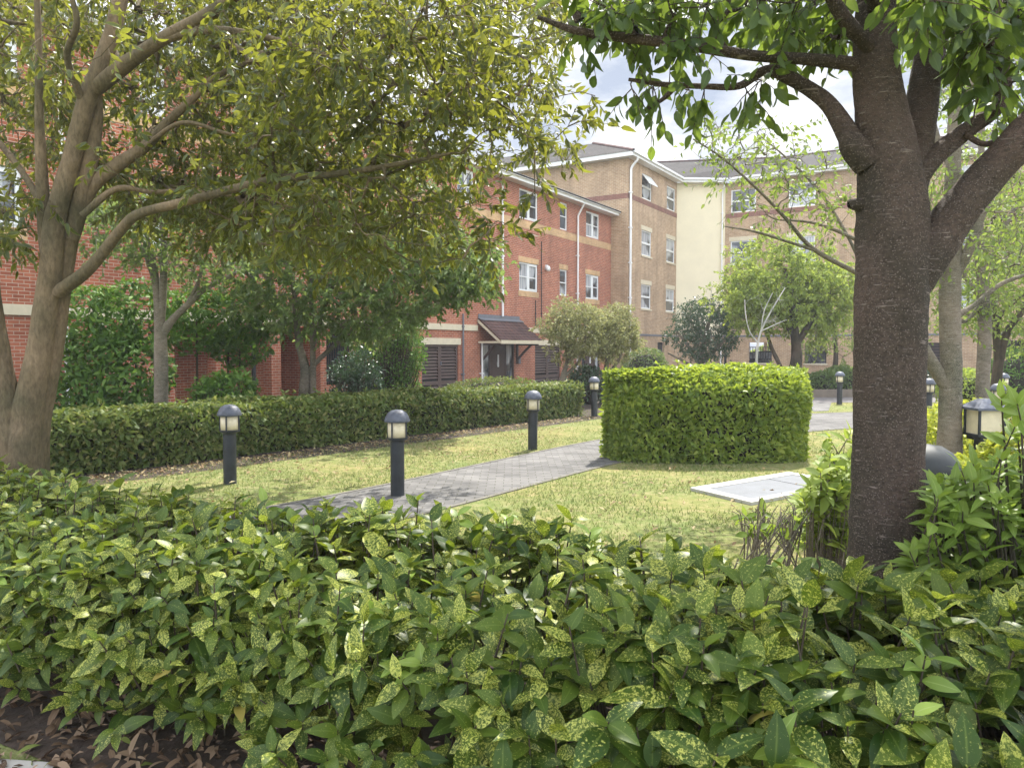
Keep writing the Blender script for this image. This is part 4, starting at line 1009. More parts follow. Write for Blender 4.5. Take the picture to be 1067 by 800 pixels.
def shell_crown(center, rad, n, rough=.22, low=None):
    """leaf clump centres over an uneven ellipsoid, some inside"""
    v = rand_dir(n); ph = RNG.random(6) * 6
    lump = 1 + rough * (np.sin(v[:, 0] * 5 + ph[0]) * np.sin(v[:, 1] * 5 + ph[1]) + .6 * np.sin(v[:, 2] * 7 + ph[2] + v[:, 0] * 3))
    s = np.where(RNG.random(n) < .75, .82 + .18 * RNG.random(n), .3 + .5 * RNG.random(n)) * lump
    return np.asarray(center) + v * s[:, None] * np.asarray(rad)

Dc = 21.5
for px, py, rx, rz, lab, base in ((598, 343, .86, .80, 'pale variegated lollipop tree with leaning trunk in front of the red facade', [(583, 425), (586, 395), (592, 375), (598, 350)]),
                                  (638, 348, .80, .74, 'pale variegated lollipop tree beside the buff brick corner', [(628, 425), (630, 395), (633, 375), (636, 352)])):
    c = at(px, py, Dc + (1.0 if px > 610 else 0))
    dd_ = Dc + (1.0 if px > 610 else 0)
    Tl = [limb(dd_, base, [3.2, 2.8, 2.4, 1.8]), limb(dd_, [base[1], (px + 8, 372), (px + 12, 345)], [2, 1.6, 1]), limb(dd_, [base[2], (px - 10, 352), (px - 12, 330)], [1.8, 1.5, 1])]
    tree('ornamental_tree', lab, 'tree', at(base[0][0], 430, dd_), Tl, shell_crown(c, (rx, .8, rz), 420), L_PALE, B_GREY, T_SMALL, .085, 'pale ornamental trees by the facade',
         subs=3, per=7, sublen=.2, droop=.2, twig=.003, minz=1.0, seg=8)
Dd = 30.0
Td = [limb(Dd, [(728, 425), (728, 395), (730, 375), (735, 350), (742, 325)], [3.6, 3.2, 2.8, 2.2, 1.2]), limb(Dd, [(730, 382), (718, 362), (705, 345)], [2.2, 1.7, 1]), limb(Dd, [(731, 378), (750, 360), (764, 345)], [2.2, 1.7, 1]),
      limb(Dd, [(728, 385), (712, 376), (696, 368)], [1.6, 1.3, .8])]
tree('small_tree', 'small dark spiky-topped tree in front of the cream rendered corner', 'tree', at(728, 420, Dd), Td,
     np.concatenate([pts_in_view([(702, 330), (715, 318), (738, 308), (748, 318), (762, 322), (770, 345), (764, 365), (745, 374), (718, 372), (703, 355)], 29, 31.4, 330), pts_in_view([(695, 345), (706, 345), (706, 358), (695, 356)], 29.5, 30.5, 8)]),
     L_DARK, B_GREY, T_SMALL, .12, subs=3, per=6, sublen=.32, droop=.3, twig=.005, minz=1.1, seg=8)
De = 27.0
Te = [limb(De, [(826, 425), (828, 392), (830, 370), (828, 345), (824, 310), (818, 280)], [7, 6.2, 5.5, 4.5, 3.4, 2]), limb(De, [(822, 420), (814, 385), (805, 365), (798, 345), (790, 325)], [2.6, 2.2, 2, 1.6, 1]),
      limb(De, [(829, 360), (845, 335), (858, 315)], [3.4, 2.6, 1.4]), limb(De, [(828, 350), (806, 322), (785, 305)], [3, 2.2, 1.4]), limb(De, [(826, 330), (838, 295), (842, 265)], [2.6, 2, 1.2])]
ce = np.concatenate([shell_crown(at(822, 298, De), (1.9, 1.5, 1.75), 620, .38), shell_crown(at(786, 312, De - .5), (.95, .9, .95), 190, .2), shell_crown(at(860, 310, De + .3), (1.0, 1.0, 1.15), 220, .2), shell_crown(at(772, 300, De + 3), (.75, .7, .9), 110, .2)])
tree('lime_green_tree', 'rounded lime green tree in front of the buff wing with its railed openings', 'tree', at(826, 420, De), Te, ce, L_LIME, B_DARK, T_SMALL, .13,
     subs=3, per=8, sublen=.28, droop=.4, twig=.0042, minz=1.5, seg=8)
Df = 25.0
Tf = [limb(Df, [(788, 425), (788, 395), (789, 365), (793, 345), (803, 325), (818, 300)], [1.7, 1.5, 1.3, 1.1, .8, .4]), limb(Df, [(790, 358), (781, 345), (777, 328), (776, 312)], [.9, .7, .6, .4]), limb(Df, [(793, 346), (796, 325), (805, 305)], [.8, .6, .4]),
      limb(Df, [(793, 345), (808, 338), (820, 333)], [.7, .5, .3])]
tree('bare_sapling', 'small leafless silvery sapling in front of the lime green tree', 'tree', at(788, 420, Df), Tf, pts_in_view([(775, 310), (820, 298), (822, 335), (795, 345), (778, 340)], 24.6, 25.4, 34), L_YOUNG, B_PALE, T_SMALL, .05,
     subs=2, per=1, sublen=.25, droop=0., twig=.004, minz=1.3, seg=6)
# far greenery past the wing on the right, and beyond the car park
for px, d, r, h, lab in ((870, 34, 1.9, 4.6, 'light green tree close to the buff wing, right of the rounded lime tree'), (1075, 24, 2.4, 6.0, 'leafy tree crown by the right edge in front of the garage opening')):
    c = at(px, 300, d); T_ = [(np.array([(c[0], d, 0), (c[0] + .1, d, h * .3), (c[0] - .05, d, h * .7)]), [.13, .1, .05])]
    tree('backdrop_tree', lab, 'tree', (c[0], d), T_, shell_crown((c[0], d, h * .62), (r, r, h * .36), 170, .25), L_YOUNG, B_DARK, T_SMALL, .14, 'trees by the buff wing', subs=3, per=7, sublen=.4, droop=.3, twig=.006, minz=1.3, seg=8)

# ------------------------------------------------------------------ shrubs and hedges
def surface_leaves(b, pos, nrm, size, tmpl, up=.35, rnd_=.8, bend=.2):
    n = len(pos); tang = unit(np.cross(nrm, rand_dir(n)))
    di = unit(nrm * .45 + tang * rnd_ + np.array([0, 0, up]) * RNG.random((n, 1)))
    nr = unit(nrm * .6 + np.array([0, 0, .5]) + rand_dir(n) * .8)
    leaves(b, pos, di, nr, size * (.6 + .7 * RNG.random(n)), tmpl, bend)

def ribbon_hedge(name, label, front, back, h, lm, size, dens, tmpl, core=.1, hn=.05, rr=.10, rw=.22):
    """clipped hedge between a front and a back line on the ground"""
    t = thing(name, (*np.mean(np.concatenate([front, back]), 0)[:2], 0), label, 'hedge')
    f = catmull([(*p, 0) for p in front], 80); k = catmull([(*p, 0) for p in back], 80)
    L = np.linalg.norm(np.diff(f, axis=0), axis=1).sum(); W = np.linalg.norm(f - k, axis=1).mean()
    def surf(s, q):
        """q 0..1 front face, 1..2 top, 2..3 back; rounded shoulders"""
        A = np.stack([np.interp(s, np.linspace(0, 1, 80), f[:, i]) for i in range(3)], 1); B = np.stack([np.interp(s, np.linspace(0, 1, 80), k[:, i]) for i in range(3)], 1)
        side = unit(A - B); P = np.zeros((len(s), 3)); Nn = np.zeros((len(s), 3)); up = np.array([0, 0, 1.])
        m = q < 1; P[m] = A[m] + up * (q[m, None] * h); Nn[m] = side[m]
        m = (q >= 1) & (q < 2); x = (q[m, None] - 1); P[m] = A[m] * (1 - x) + B[m] * x + up * h; Nn[m] = up
        m = q >= 2; P[m] = B[m] + up * ((3 - q[m, None]) * h); Nn[m] = -side[m]
        cen = (A + B) / 2 + up * h * .55; v = P - cen
        e1 = np.clip((np.minimum(np.abs(q - 1), np.abs(q - 2)) * h) / rw, 0, 1)
        es = np.clip(np.minimum(s, 1 - s) * L / rw, 0, 1); P[:, 2] -= (1 - es) ** 2 * rr * .8 * (P[:, 2] > h * .5)
        P -= unit(v) * ((1 - e1) ** 2 * rr)[:, None]; Nn = unit(Nn + unit(v) * ((1 - e1) * .9)[:, None])
        g = np.where(q < 1, q, np.where(q > 2, 3 - q, 1.)); P -= unit(v * [1, 1, 0]) * ((1 - g)[:, None] * .10) * (g < .55)[:, None]
        P += Nn * (hn * lump_noise(P, 3.0, 3))[:, None]
        return P, Nn
    area = L * (h * 2 + W); n = int(area * dens)
    pq = np.array([h, W, h]) / (2 * h + W)
    q = RNG.choice(3, n, p=pq) + RNG.random(n); s = RNG.random(n)
    P, Nn = surf(s, q)
    gap = lump_noise(P, 7., 8)
    depth = np.abs(RNG.normal(size=n)) * .05 + np.maximum(0, gap - .25) * .12
    P = P - Nn * depth[:, None]
    # two ends
    for e_, sg in ((0, -1), (79, 1)):
        ne_ = int(W * h * dens); x, z = RNG.random(ne_), RNG.random(ne_) * h
        PP = f[e_] * (1 - x[:, None]) + k[e_] * x[:, None]; PP[:, 2] = z
        tdir = unit((f[e_] - f[e_ - sg * 2])); NN = np.repeat(tdir[None], ne_, 0)
        PP += NN * (.03 * RNG.normal(size=ne_) + hn * lump_noise(PP, 3., 3))[:, None]
        P = np.concatenate([P, PP]); Nn = np.concatenate([Nn, NN])
    bf = Buf(); surface_leaves(bf, P, Nn, size, tmpl)
    # stray shoots along the top
    ns = int(L * 6); P2, N2 = surf(RNG.random(ns), 1 + RNG.random(ns))
    b = Buf(); tip = P2 + unit(np.array([0, 0, 1]) + rand_dir(ns) * .35) * (.04 + .07 * RNG.random((ns, 1)))
    tubes(b, np.stack([P2 - [0, 0, .05], (P2 + tip) / 2, tip], 1), np.repeat([[.003, .0025, .0015]], ns, 0), 4)
    # solid dark core painted for the shade inside, blocks see-through
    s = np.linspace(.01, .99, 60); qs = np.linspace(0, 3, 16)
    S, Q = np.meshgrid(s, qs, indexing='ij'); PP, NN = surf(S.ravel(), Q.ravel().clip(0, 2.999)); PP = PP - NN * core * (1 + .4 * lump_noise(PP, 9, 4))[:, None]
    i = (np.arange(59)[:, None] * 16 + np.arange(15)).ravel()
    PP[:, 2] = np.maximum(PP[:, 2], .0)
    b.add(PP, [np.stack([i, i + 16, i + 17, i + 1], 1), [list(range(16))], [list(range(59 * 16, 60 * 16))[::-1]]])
    b.build('shoots_and_dark_core', M['twig'], t, False)
    pp = np.repeat(tip, 3, 0)
    leaves(bf, pp, unit(rand_dir(len(pp)) + [0, 0, .8]), unit(rand_dir(len(pp)) + [0, 0, 1.]), size * (.7 + .5 * RNG.random(len(pp))), tmpl); bf.build('foliage', lm, t, False)
    return t

ribbon_hedge('long_hedge', 'long low dark green hedge running along the lawn below the red facade',
             [(-8.6, 6.6), (-5.6, 9.25), (-2.3, 13.35), (1.68, 18.1)], [(-9.4, 7.4), (-6.4, 10.05), (-3.1, 14.05), (.95, 18.75)], .77, L_HEDGE, .085, 1700, T_MED, hn=.10, core=.13)
ribbon_hedge('square_hedge', 'square block of glossy bright green hedge standing alone by the path',
             [(1.34, 11.15), (1.42, 10.85), (1.75, 10.64), (2.6, 10.56), (3.75, 10.66), (4.18, 10.92), (4.32, 11.3)], [(1.75, 11.2), (1.95, 11.4), (2.3, 11.6), (3.1, 12.1), (3.9, 12.5), (4.2, 12.6), (4.4, 12.5)], 1.27, L_BLOCK, .080, 2700, T_OVAL, hn=.17, core=.17, rr=.24, rw=.46)

def shrub(name, label, c, rad, n, lm, tmpl, size, group=None, stems=6, core=True, cat='shrub', rough=.2, up=.35):
    t = thing(name, (c[0], c[1], 0), label, cat, group)
    v = rand_dir(n); v[:, 2] = np.abs(v[:, 2]) * np.where(RNG.random(n) < .75, 1, -1)
    P = np.asarray(c, float) + v * np.asarray(rad) * (1 + rough * lump_noise(v, 3.5, int(abs(c[0]) * 100) % 97))[:, None]
    k = P[:, 2] > .04; P, v = P[k], v[k]; v = unit(v / np.asarray(rad))
    depth = np.abs(RNG.normal(size=len(P))) * min(rad) * .14
    P = P - v * depth[:, None]
    b = Buf(); surface_leaves(b, P, v, size, tmpl, up); b.build('foliage', lm, t, len(tmpl[0]) > 6)
    b = Buf()
    e_ = np.asarray(c) + rand_dir(stems * 4) * np.asarray(rad) * .8; e_[:, 2] = np.maximum(e_[:, 2], .2)
    s_ = np.stack([c[0] + RNG.normal(size=len(e_)) * rad[0] * .12, c[1] + RNG.normal(size=len(e_)) * rad[1] * .12, np.zeros(len(e_))], 1)
    mid = s_ * .5 + e_ * .5 + RNG.normal(size=s_.shape) * .04
    tubes(b, np.stack([s_, mid, e_], 1), np.repeat([[.014, .01, .005]], len(e_), 0), 5)
    if core:  # solid dark core among the stems paints the shade behind the leaves
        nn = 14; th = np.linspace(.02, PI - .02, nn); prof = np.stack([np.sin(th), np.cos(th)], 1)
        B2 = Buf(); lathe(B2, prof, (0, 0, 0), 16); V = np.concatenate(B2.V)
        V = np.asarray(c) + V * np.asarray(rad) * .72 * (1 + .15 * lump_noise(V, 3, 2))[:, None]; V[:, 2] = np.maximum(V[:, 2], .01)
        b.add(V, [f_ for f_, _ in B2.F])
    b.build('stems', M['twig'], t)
    return t

# behind the long hedge, against the red wall
lab_l = 'big bright green laurel bush against the red wall, around the thin grey trunk'
t = thing('laurel_bush', (at(120, 400, 13.6)[0], 13.6, 0), 'big bright green laurel bush against the red wall behind the thin grey trunk', 'shrub')
b = Buf(); bs = Buf()
for (px, py, d, rx, rz, n) in ((98, 340, 13.4, .75, .72, 1500), (140, 330, 13.8, .85, .6, 1500), (90, 385, 13.2, .6, .7, 1200), (130, 390, 13.3, .8, .7, 1500), (110, 415, 13.2, 1.0, .5, 1200), (205, 335, 14.6, .8, .6, 1300), (238, 335, 15.2, .8, .62, 1300), (250, 362, 15.2, .55, .4, 700)):
    c = at(px, py, d); v = rand_dir(n); P = c + v * np.array([rx, .6, rz]) * (1 + .25 * lump_noise(v, 3.5, px))[:, None] * (1 - .25 * RNG.random((n, 1)) ** 2)
    k = P[:, 2] > .05; surface_leaves(b, P[k], v[k], .13, T_LANCE, .25)
    tubes(bs, [[(c[0] * .9 - .6, d, 0), (c[0] * .97 - .2, d + .02, c[2] * .5), tuple(c)]], [[.035, .025, .012]], 6)
b.build('foliage', L_LAUREL, t, True); bs.build('stems', B_DARK, t)
def mass(name, label, poly, d0, d1, n, lm, tmpl, size, cat='shrub', clump=.16, per=26, group=None):
    t = thing(name, (at(np.mean([p[0] for p in poly]), 400, (d0 + d1) / 2)[0], (d0 + d1) / 2, 0), label, cat, group)
    C = pts_in_view(poly, d0, d1, n); C[:, 2] = np.maximum(C[:, 2], .08)
    v = rand_dir(n * per); P = np.repeat(C, per, 0) + v * (clump * RNG.random((n * per, 1)) ** .5)
    b = Buf(); surface_leaves(b, P, unit(v + [0, -.2, .5]), size, tmpl, .4); b.build('foliage', lm, t, len(tmpl[0]) > 6)
    g = C.copy(); m0 = C.mean(0); g[:, :2] = g[:, :2] * .35 + m0[:2] * .65; g[:, 2] = 0
    b = Buf(); tubes(b, np.stack([g, g * .4 + C * .6 + RNG.normal(size=C.shape) * .05, C], 1), np.repeat([[.014, .009, .004]], n, 0), 5); b.build('stems', B_DARK, t, True)
    return t
mass('ivy_bush', 'tall ivy-covered bush left of the brown louvred door', [(372, 345), (395, 326), (420, 318), (436, 330), (441, 360), (440, 415), (380, 420), (366, 400)], 19.6, 21.2, 420, L_LAUREL, T_SMALL, .085)
mass('dark_bush', 'dark bush under the spreading grey-green tree by the barred window', [(345, 385), (360, 368), (385, 366), (395, 385), (395, 420), (345, 420)], 18.2, 19.4, 130, L_DARK, T_SMALL, .085)
mass('low_bush', 'low glossy bush between the two grey trunks behind the hedge', [(205, 400), (225, 392), (250, 390), (264, 400), (266, 425), (200, 425)], 12.4, 13.4, 90, L_LAUREL, T_MED, .09, clump=.12)
c = at(470, 402, 22.5); shrub('low_bush', 'low bush poking over the hedge below the porch', (c[0] + 1.2, 22.5, .3), (1.6, .5, .45), 2600, L_HEDGE, T_SMALL, .09)
c = at(612, 400, 22); shrub('low_bush', 'dark bush beside the end of the long hedge', (c[0], 22, .45), (.6, .6, .65), 2200, L_DARK, T_SMALL, .09)
# planting along the far side of the road
for i, (px, d, rx, rz, lm, lab) in enumerate(((858, 26.2, .7, .42, L_GREY, 'dark shrub above the low wall just right of the square hedge'), (876, 26.4, .7, .55, L_GREY, 'grey-green shrub above the low wall behind the roadside bollard'),
                                              (940, 27, 1.2, .7, L_DARK, 'dark shrub above the low wall hidden behind the trunks'), (1008, 20.5, .9, .55, L_LIME, 'bright low shrub between the slender grey trunks'),
                                              (1055, 24, 1.0, .85, L_LAUREL, 'clipped green shrub below the garage opening'), (672, 33, 1.0, .9, L_GREY, 'grey-green shrub under the buff brick face'))):
    c = at(px, 400, d); shrub('roadside_shrub', lab, (c[0], d, rz * .7 + .1), (rx, .7, rz), 2200, lm, T_SMALL, .11, 'shrubs beyond the road')
# seen through the wing
cc = np.array(FW.P(FW.U(800) , 0, -14)); shrub('boundary_bush', 'sunlit bush seen through the railed opening of the wing', (cc[0], cc[1], 1.1), (4.5, 1.2, 1.5), 6000, L_LIME, T_SMALL, .2)

# golden shrubs round the lantern
for i, (px, py, d, rx, rz, lab) in enumerate(((972, 462, 9.6, .6, .5, 'golden shrub between the two large trunks'), (1006, 500, 6.7, .40, .24, 'golden shrub in front of the square lantern'), (992, 494, 6.2, .45, .34, 'golden shrub beside the domed bin'),
                                             (1066, 470, 7.6, .5, .42, 'golden shrub right of the square lantern'), (1020, 440, 10.8, 1.0, .6, 'golden shrub at the foot of the straight grey tree'))):
    c = at(px, py, d); shrub('golden_shrub', lab, (c[0], d, max(.3, c[2] - rz * .55)), (rx, .5, rz), 2600, L_GOLD, T_MED, .075, 'golden shrubs in the right-hand bed', core=False, rough=.3)

# --- shoots with whorls of long leaves: spotted laurel hedge and the tall shrub on the right
def shoots(b, bs, base, axis, length, lsize, pairs, tmpl, spread=1.0, droop=.6, bend=.35, rnd=None, chaos=.35):
    n = len(base); A = unit(axis)
    X = unit(np.cross(A, rand_dir(n))); Y = np.cross(A, X)
    tubes(bs, np.stack([base - A * length[:, None] * .9, base, base + A * length[:, None]], 1), np.repeat([[.004, .0035, .002]], n, 0), 5)
    for j in range(pairs):
        f = (j + .6) / pairs
        for sgn in (-1, 1):
            ang = (j % 2) * PI / 2 + RNG.normal(size=n) * .35
            R = (np.cos(ang)[:, None] * X + np.sin(ang)[:, None] * Y) * sgn
            k = RNG.random(n) < .92
            low = 1 - f
            di = unit(R * (spread * (.55 + .6 * low)) + A * (.25 + .75 * f) + np.array([0, 0, -droop]) * (low * RNG.random((n, 1)) * 1.5) + rand_dir(n) * chaos)
            nr = unit(A * .7 + np.array([0, -.25, .5]) - R * .2 * f + rand_dir(n) * .45)
            sz = lsize * (.62 + .5 * np.sqrt(low + .1)) * (.75 + .45 * RNG.random(n))
            leaves(b, (base + A * (length * f)[:, None])[k], di[k], nr[k], sz[k], tmpl, bend, None if rnd is None else rnd[k])

an = catmull([(-4.8, 4.25, 0), (-3.4, 3.75, 0), (-2.3, 3.3, 0), (-1.2, 2.82, 0), (.1, 2.12, 0), (1.3, 1.45, 0), (2.6, .85, 0), (4.2, .3, 0)], 120)
af = catmull([(-5.6, 7.2, 0), (-4.0, 6.2, 0), (-2.4, 4.85, 0), (-1.0, 4.25, 0), (0.1, 3.75, 0), (1.0, 3.2, 0), (2.3, 2.95, 0), (4.4, 2.7, 0)], 120)
t = thing('spotted_laurel_hedge', (0, 3, 0), 'broad loose hedge of yellow-spotted laurel across the foreground', 'hedge')
def auc(s, ph, k=1.):
    A = np.stack([np.interp(s, np.linspace(0, 1, 120), an[:, i]) for i in range(3)], 1); B = np.stack([np.interp(s, np.linspace(0, 1, 120), af[:, i]) for i in range(3)], 1)
    cen = (A + B) / 2; w = (A - B) / 2; wl = np.linalg.norm(w, axis=1, keepdims=True)
    c, sn = np.cos(ph)[:, None], np.sin(ph)[:, None]
    ex = .55
    H = (.68 + .045 * lump_noise(cen + 0 * A, 2.2, 12))[:, None]
    P = cen + w * np.sign(c) * np.abs(c) ** ex * k; P[:, 2:3] += H * sn ** ex * k
    Nn = unit(unit(w) * c * .9 + np.array([0, 0, 1.]) * (sn + .15))
    P += Nn * (.085 * lump_noise(P, 5.0, 21))[:, None]
    return P, Nn
ba, bsm, bn = Buf(), Buf(), Buf()
def auc_layer(n, k, jit, pairs, scale, bb, lo=.05):
    s = RNG.random(n); ph = lo + RNG.random(n) * (PI - lo - .1)
    P, Nn = auc(s, ph, k); P += RNG.normal(size=P.shape) * jit
    ok = (P[:, 2] > .06); P, Nn = P[ok], Nn[ok]
    near = np.linalg.norm(P - [0, 0, EYE], axis=1); kx = np.clip((P[:, 0] + 2.6) / 3.2, 0, 1)
    ls = scale * (.086 + .023 * kx) * (.75 + .5 * RNG.random(len(P)))
    A = unit(Nn * .9 + np.array([0, 0, .75]) + rand_dir(len(P)) * .45)
    shoots(bb, bsm, P, A, .05 + .05 * RNG.random(len(P)), ls, pairs, T_BIG)
auc_layer(2200, 1.0, .05, 3, 1.0, ba)
auc_layer(1450, .86, .05, 3, 1.0, ba)
auc_layer(800, .62, .06, 3, 1.0, ba)
auc_layer(45, 1.05, .02, 3, .85, bn, .7)
ba.F += [(f + ba.n, 1) for f, _ in bn.F]; ba.V += bn.V; ba.UV += bn.UV; ba.R += bn.R; ba.n += bn.n
ba.build('foliage', [L_AUC, L_AUCNEW], t, True)
n = 420; s = RNG.random(n); P, Nn = auc(s, .2 + RNG.random(n) * 2.6, .85)
g = P * [1, 1, 0] * 1.0; cen = np.stack([np.interp(s, np.linspace(0, 1, 120), (an[:, i] + af[:, i]) / 2) for i in range(3)], 1)
g = g * .55 + cen * .45; g[:, 2] = 0
tubes(bsm, np.stack([g, g * .45 + P * .55 + RNG.normal(size=P.shape) * .05, P], 1), np.repeat([[.009, .007, .004]], n, 0), 5)
bsm.build('stems', B_DARK, t, True)

t = thing('tall_shrub', (2.4, 3.1, 0), 'tall shrub with long plain green leaves right of the thick trunk', 'shrub')
b, bs, bb2 = Buf(), Buf(), Buf()
P = np.concatenate([pts_in_view([(962, 560), (975, 525), (1000, 515), (1040, 505), (1100, 490), (1100, 630), (960, 620), (952, 590)], 2.9, 3.9, 300)])
P = np.concatenate([P, np.array([at(1046, 470, 3.0), at(1040, 500, 2.9), at(1062, 470, 3.0), at(1064, 440, 2.9), at(1045, 440, 3.0)])])
A = unit(np.array([0, 0, 1.]) + rand_dir(len(P)) * .35 + np.array([-.15, -.25, 0]))
shoots(b, bs, P, A, .07 + .06 * RNG.random(len(P)), .095, 4, T_LANCE, spread=.75, droop=.3, chaos=.25)
b.build('foliage', L_LANCE, t, True)
g = P.copy(); g[:, :2] = g[:, :2] * .6 + np.array([2.45, 3.3]) * .4; g[:, 2] = 0
tubes(bs, np.stack([g, (g + P) / 2, P], 1), np.repeat([[.008, .006, .004]], len(P), 0), 5); bs.build('stems', B_DARK, t, True)

t = thing('yellow_green_bush', (1.75, 4.6, 0), 'sunlit yellow-green bush just left of the thick trunk', 'shrub')
b, bs = Buf(), Buf()
P = pts_in_view([(836, 540), (848, 508), (866, 488), (890, 480), (900, 580), (850, 585), (838, 565)], 4.2, 5.2, 190)
P = np.concatenate([P, np.array([at(872, 470, 4.6), at(866, 478, 4.5), at(880, 462, 4.6)])])
A = unit(np.array([0, 0, 1.]) + rand_dir(len(P)) * .6)
shoots(b, bs, P, A, .06 + .05 * RNG.random(len(P)), .095, 4, T_OVAL, droop=.2)
b.build('foliage', L_LIME, t, True)
g = P.copy(); g[:, :2] = g[:, :2] * .6 + np.array([1.8, 4.6]) * .4; g[:, 2] = 0
tubes(bs, np.stack([g, (g + P) / 2, P], 1), np.repeat([[.0045, .003, .002]], len(P), 0), 5); bs.build('stems', B_GREY, t, True)

t = thing('bare_twig_shrub', (1.4, 4.2, 0), 'nearly bare twiggy shrub at the edge of the lawn', 'shrub')
b, bs = Buf(), Buf()
for i in range(30):
    p = at(775 + RNG.random() * 62, 532 + RNG.random() * 30, 3.95 + RNG.random() * .7); g = np.array([1.38 + RNG.normal() * .16, 4.25 + RNG.normal() * .12, 0]); m_ = g * .45 + p * .55 + RNG.normal(size=3) * .05
    tubes(bs, [[g, m_, p]], [[.007, .0055, .003]], 5)
    for k in range(2):
        e_ = p + np.array([RNG.normal() * .08, RNG.normal() * .06, .03 + RNG.random() * .07]); tubes(bs, [[p * .6 + m_ * .4, p * .5 + e_ * .5, e_]], [[.004, .003, .002]], 4)
    if i < 9: leaves(b, np.repeat(p[None], 5, 0), rand_dir(5) + [0, 0, .3], rand_dir(5) + [0, 0, 1.], .06 + .03 * RNG.random(5), T_OVAL)
b.build('foliage', L_LANCE, t, True); bs.build('stems', B_GREY, t, True)

# ------------------------------------------------------------------ grass, litter
def scatter(poly, n):
    poly = np.array(poly, float); lo, hi = poly.min(0), poly.max(0)
    q = lo + (hi - lo) * RNG.random((n, 2)); return q[inpoly(q, poly)]
lawnpoly = [(-5.6, 5.6), (-1.5, 4.4), (1.2, 3.5), (4.4, 5.0), (6.2, 10), (12, 16), (14, 22.4), (4.5, 22.4), (1.8, 20), (-2.3, 13.2), (-5.6, 9.1)]
q = scatter(lawnpoly, 330000)
dist = np.hypot(q[:, 0], q[:, 1]); keep = RNG.random(len(q)) < np.clip(1.5 - dist / 14, .25, 1); q = q[keep]
bad = inpoly(q, PATH_POLY) | inpoly(q, np.array([q0[:2], q1[:2], q2[:2], q3[:2]])) | inpoly(q, [(1.3, 10.75), (4.05, 10.85), (4.5, 12.95), (2.1, 11.5)]) | inpoly(q, [(6.6, 18.9), (8.1, 19.6), (9.6, 23.0), (8.0, 23.6)])
bad |= inpoly(q, [(-5.6, 9.0), (-2.1, 13.0), (1.7, 17.9), (1.3, 18.6), (-3, 14), (-6.5, 10)])
thin = lump_noise(np.c_[q, 0 * q[:, 0]], 2.6, 5) ; bad |= (RNG.random(len(q)) < np.clip(thin * 1.9 + .1, 0, .88))
q = q[~bad]
P = np.c_[q, np.zeros(len(q))]; n = len(P)
tl = RNG.normal(size=(n, 3)) * .55; tl[:, 2] = 1
hgt = .022 + .028 * RNG.random(n) ; side = unit(np.cross(tl, rand_dir(n))) * (.0035 + .003 * RNG.random((n, 1)))
V = np.stack([P - side, P + side, P + unit(tl) * hgt[:, None]], 1).reshape(-1, 3)
b = Buf(); b.add(V, np.arange(3 * n).reshape(-1, 3), None, np.repeat(np.clip(.5 + .35 * RNG.normal(size=n) * .7 + .35 * thin[~bad], 0, 1), 3))
tag(b.build('grass', L_GRASS), kind='stuff', label='short patchy mown grass of the lawn')
# dry leaves: thick under the spotted laurels, along the foot of the long hedge, scattered on the shaded lawn
b = Buf()
q = np.concatenate([scatter([(-4.2, 2.9), (-1.6, 2.3), (-.3, 1.9), (.3, 2.6), (-1.0, 3.4), (-2.4, 4.0), (-4.5, 4.6)], 5200)])
P = np.c_[q, .012 + .035 * RNG.random(len(q))]
leaves(b, P, unit(rand_dir(len(q)) * [1, 1, .35]), unit(rand_dir(len(q)) * .6 + [0, 0, 1]), .025 + .075 * RNG.random(len(q)) ** 1.3, T_LANCE, .8)
tag(b.build('fallen_leaves', L_DRY, None, True), kind='stuff', label='brown dry leaves lying on the soil under the hedge')
b = Buf()
f = catmull([(-5.6, 9.0, 0), (-2.2, 13.15, 0), (1.7, 17.95, 0)], 200); k = RNG.integers(0, 200, 1500)
P1 = f[k] + np.array([.75, -.62, 0]) * (np.abs(RNG.normal(size=(1500, 1))) * .28 - .05) + [0, 0, .02]
q = scatter([(-4.8, 6.4), (-2.4, 8.2), (.6, 12.6), (1.5, 17), (-2.0, 13), (-5.2, 9.1)], 1900)
q2 = scatter([(-1, 5), (3.5, 5), (5, 10), (1.8, 10.3)], 330)
P = np.concatenate([P1, np.c_[q, np.full(len(q), .03)], np.c_[q2, np.full(len(q2), .03)]])
leaves(b, P, unit(rand_dir(len(P)) * [1, 1, .3]), unit(rand_dir(len(P)) * .5 + [0, 0, 1]), .035 + .045 * RNG.random(len(P)), T_SMALL, .2)
tag(b.build('lawn_litter', L_DRYPALE), kind='stuff', label='pale fallen leaves scattered over the shaded lawn and along the hedge foot')

# ------------------------------------------------------------------ haze added in place of the lens glare's soft veil
m, nt, N, L = newmat('thin_haze')
pv = nd(nt, 'ShaderNodeVolumePrincipled', Density=.0012); pv.inputs['Color'].default_value = (.93, .95, 1, 1)
L.new(pv.outputs[0], nt.nodes.new('ShaderNodeOutputMaterial').inputs['Volume'])
b = Buf(); box(b, -60, 70, -12, 90, -1.0, 16.5)
tag(b.build('haze', m), kind='stuff')
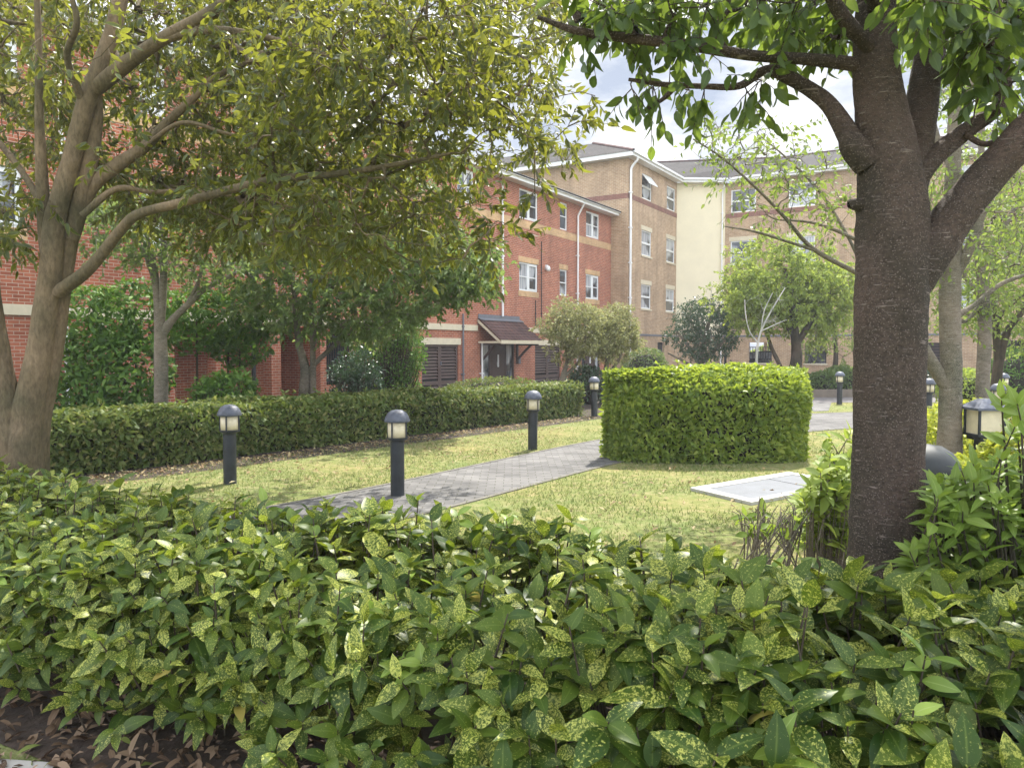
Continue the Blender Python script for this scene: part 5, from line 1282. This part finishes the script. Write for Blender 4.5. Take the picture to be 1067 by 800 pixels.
# ------------------------------------------------------------------ light
AZ, EL = math.radians(24), math.radians(57)
sd = Vector((math.sin(AZ) * math.cos(EL), math.cos(AZ) * math.cos(EL), math.sin(EL)))
sun = bpy.data.lights.new('sun', 'SUN'); sun.energy = 4.8; sun.angle = math.radians(.53); sun.color = (1, .95, .86)
so = bpy.data.objects.new('sun', sun); COL.objects.link(so); so.rotation_euler = (-sd).to_track_quat('-Z', 'Y').to_euler()
w = bpy.data.worlds.new('World'); SC.world = w; w.use_nodes = True; nt = w.node_tree; nt.nodes.clear()
sky = nd(nt, 'ShaderNodeTexSky'); sky.sky_type = 'NISHITA'; sky.sun_disc = False; sky.sun_elevation = EL; sky.sun_rotation = AZ
sky.air_density = 1.0; sky.dust_density = 2.0; sky.ozone_density = 1.0
tc = nd(nt, 'ShaderNodeTexCoord'); sx = nd(nt, 'ShaderNodeSeparateXYZ'); nt.links.new(tc.outputs['Generated'], sx.inputs[0])
zz = nd(nt, 'ShaderNodeMath', operation='ADD'); zz.inputs[1].default_value = .22; nt.links.new(sx.outputs[2], zz.inputs[0])
zm = nd(nt, 'ShaderNodeMath', operation='MAXIMUM'); zm.inputs[1].default_value = .05; nt.links.new(zz.outputs[0], zm.inputs[0])
dv = nd(nt, 'ShaderNodeVectorMath', operation='DIVIDE'); nt.links.new(tc.outputs['Generated'], dv.inputs[0])
cbn = nd(nt, 'ShaderNodeCombineXYZ'); [nt.links.new(zm.outputs[0], cbn.inputs[i]) for i in range(3)]; nt.links.new(cbn.outputs[0], dv.inputs[1])
n1 = nd(nt, 'ShaderNodeTexNoise', Scale=1.9, Detail=9.0, Roughness=.58); nt.links.new(dv.outputs[0], n1.inputs['Vector'])
r1 = ramp(nt, [(.34, 0.), (.46, 1.)]); nt.links.new(n1.outputs['Fac'], r1.inputs[0])
n2 = nd(nt, 'ShaderNodeTexNoise', Scale=3.1, Detail=7.0, Roughness=.6); nt.links.new(dv.outputs[0], n2.inputs['Vector'])
r2 = ramp(nt, [(.36, (5.4, 6.2, 7.8)), (.50, (8.4, 8.9, 9.8)), (.62, (14.0, 14.0, 14.0))]); nt.links.new(n2.outputs['Fac'], r2.inputs[0])
bg = nd(nt, 'ShaderNodeBackground', Strength=.135)
# grey cloud ahead, dimmed further by a gradient; sky behind kept bright as fill
md = nd(nt, 'ShaderNodeVectorMath', operation='DOT_PRODUCT'); md.inputs[1].default_value = (.10, .95, .28); nt.links.new(tc.outputs['Generated'], md.inputs[0])
rg = ramp(nt, [(.60, 1.), (.93, .36)]); nt.links.new(md.outputs['Value'], rg.inputs[0])
nt.links.new(mixc(nt, 1., mixc(nt, r1.outputs[0], sky.outputs[0], r2.outputs[0]), rg.outputs[0], 'MULTIPLY'), bg.inputs['Color'])
wo = nt.nodes.new('ShaderNodeOutputWorld'); nt.links.new(bg.outputs[0], wo.inputs['Surface'])

SC.view_settings.view_transform = 'Standard'; SC.view_settings.look = 'None'; SC.view_settings.gamma = 1; SC.view_settings.use_curve_mapping = False
SC.view_settings.exposure = 1.14
SC.render.engine = 'CYCLES'
cy = SC.cycles; cy.max_bounces = 7; cy.diffuse_bounces = 4; cy.glossy_bounces = 2; cy.transmission_bounces = 5; cy.transparent_max_bounces = 4
cy.use_denoising = True; cy.sample_clamp_indirect = 6; cy.caustics_reflective = False; cy.caustics_refractive = False
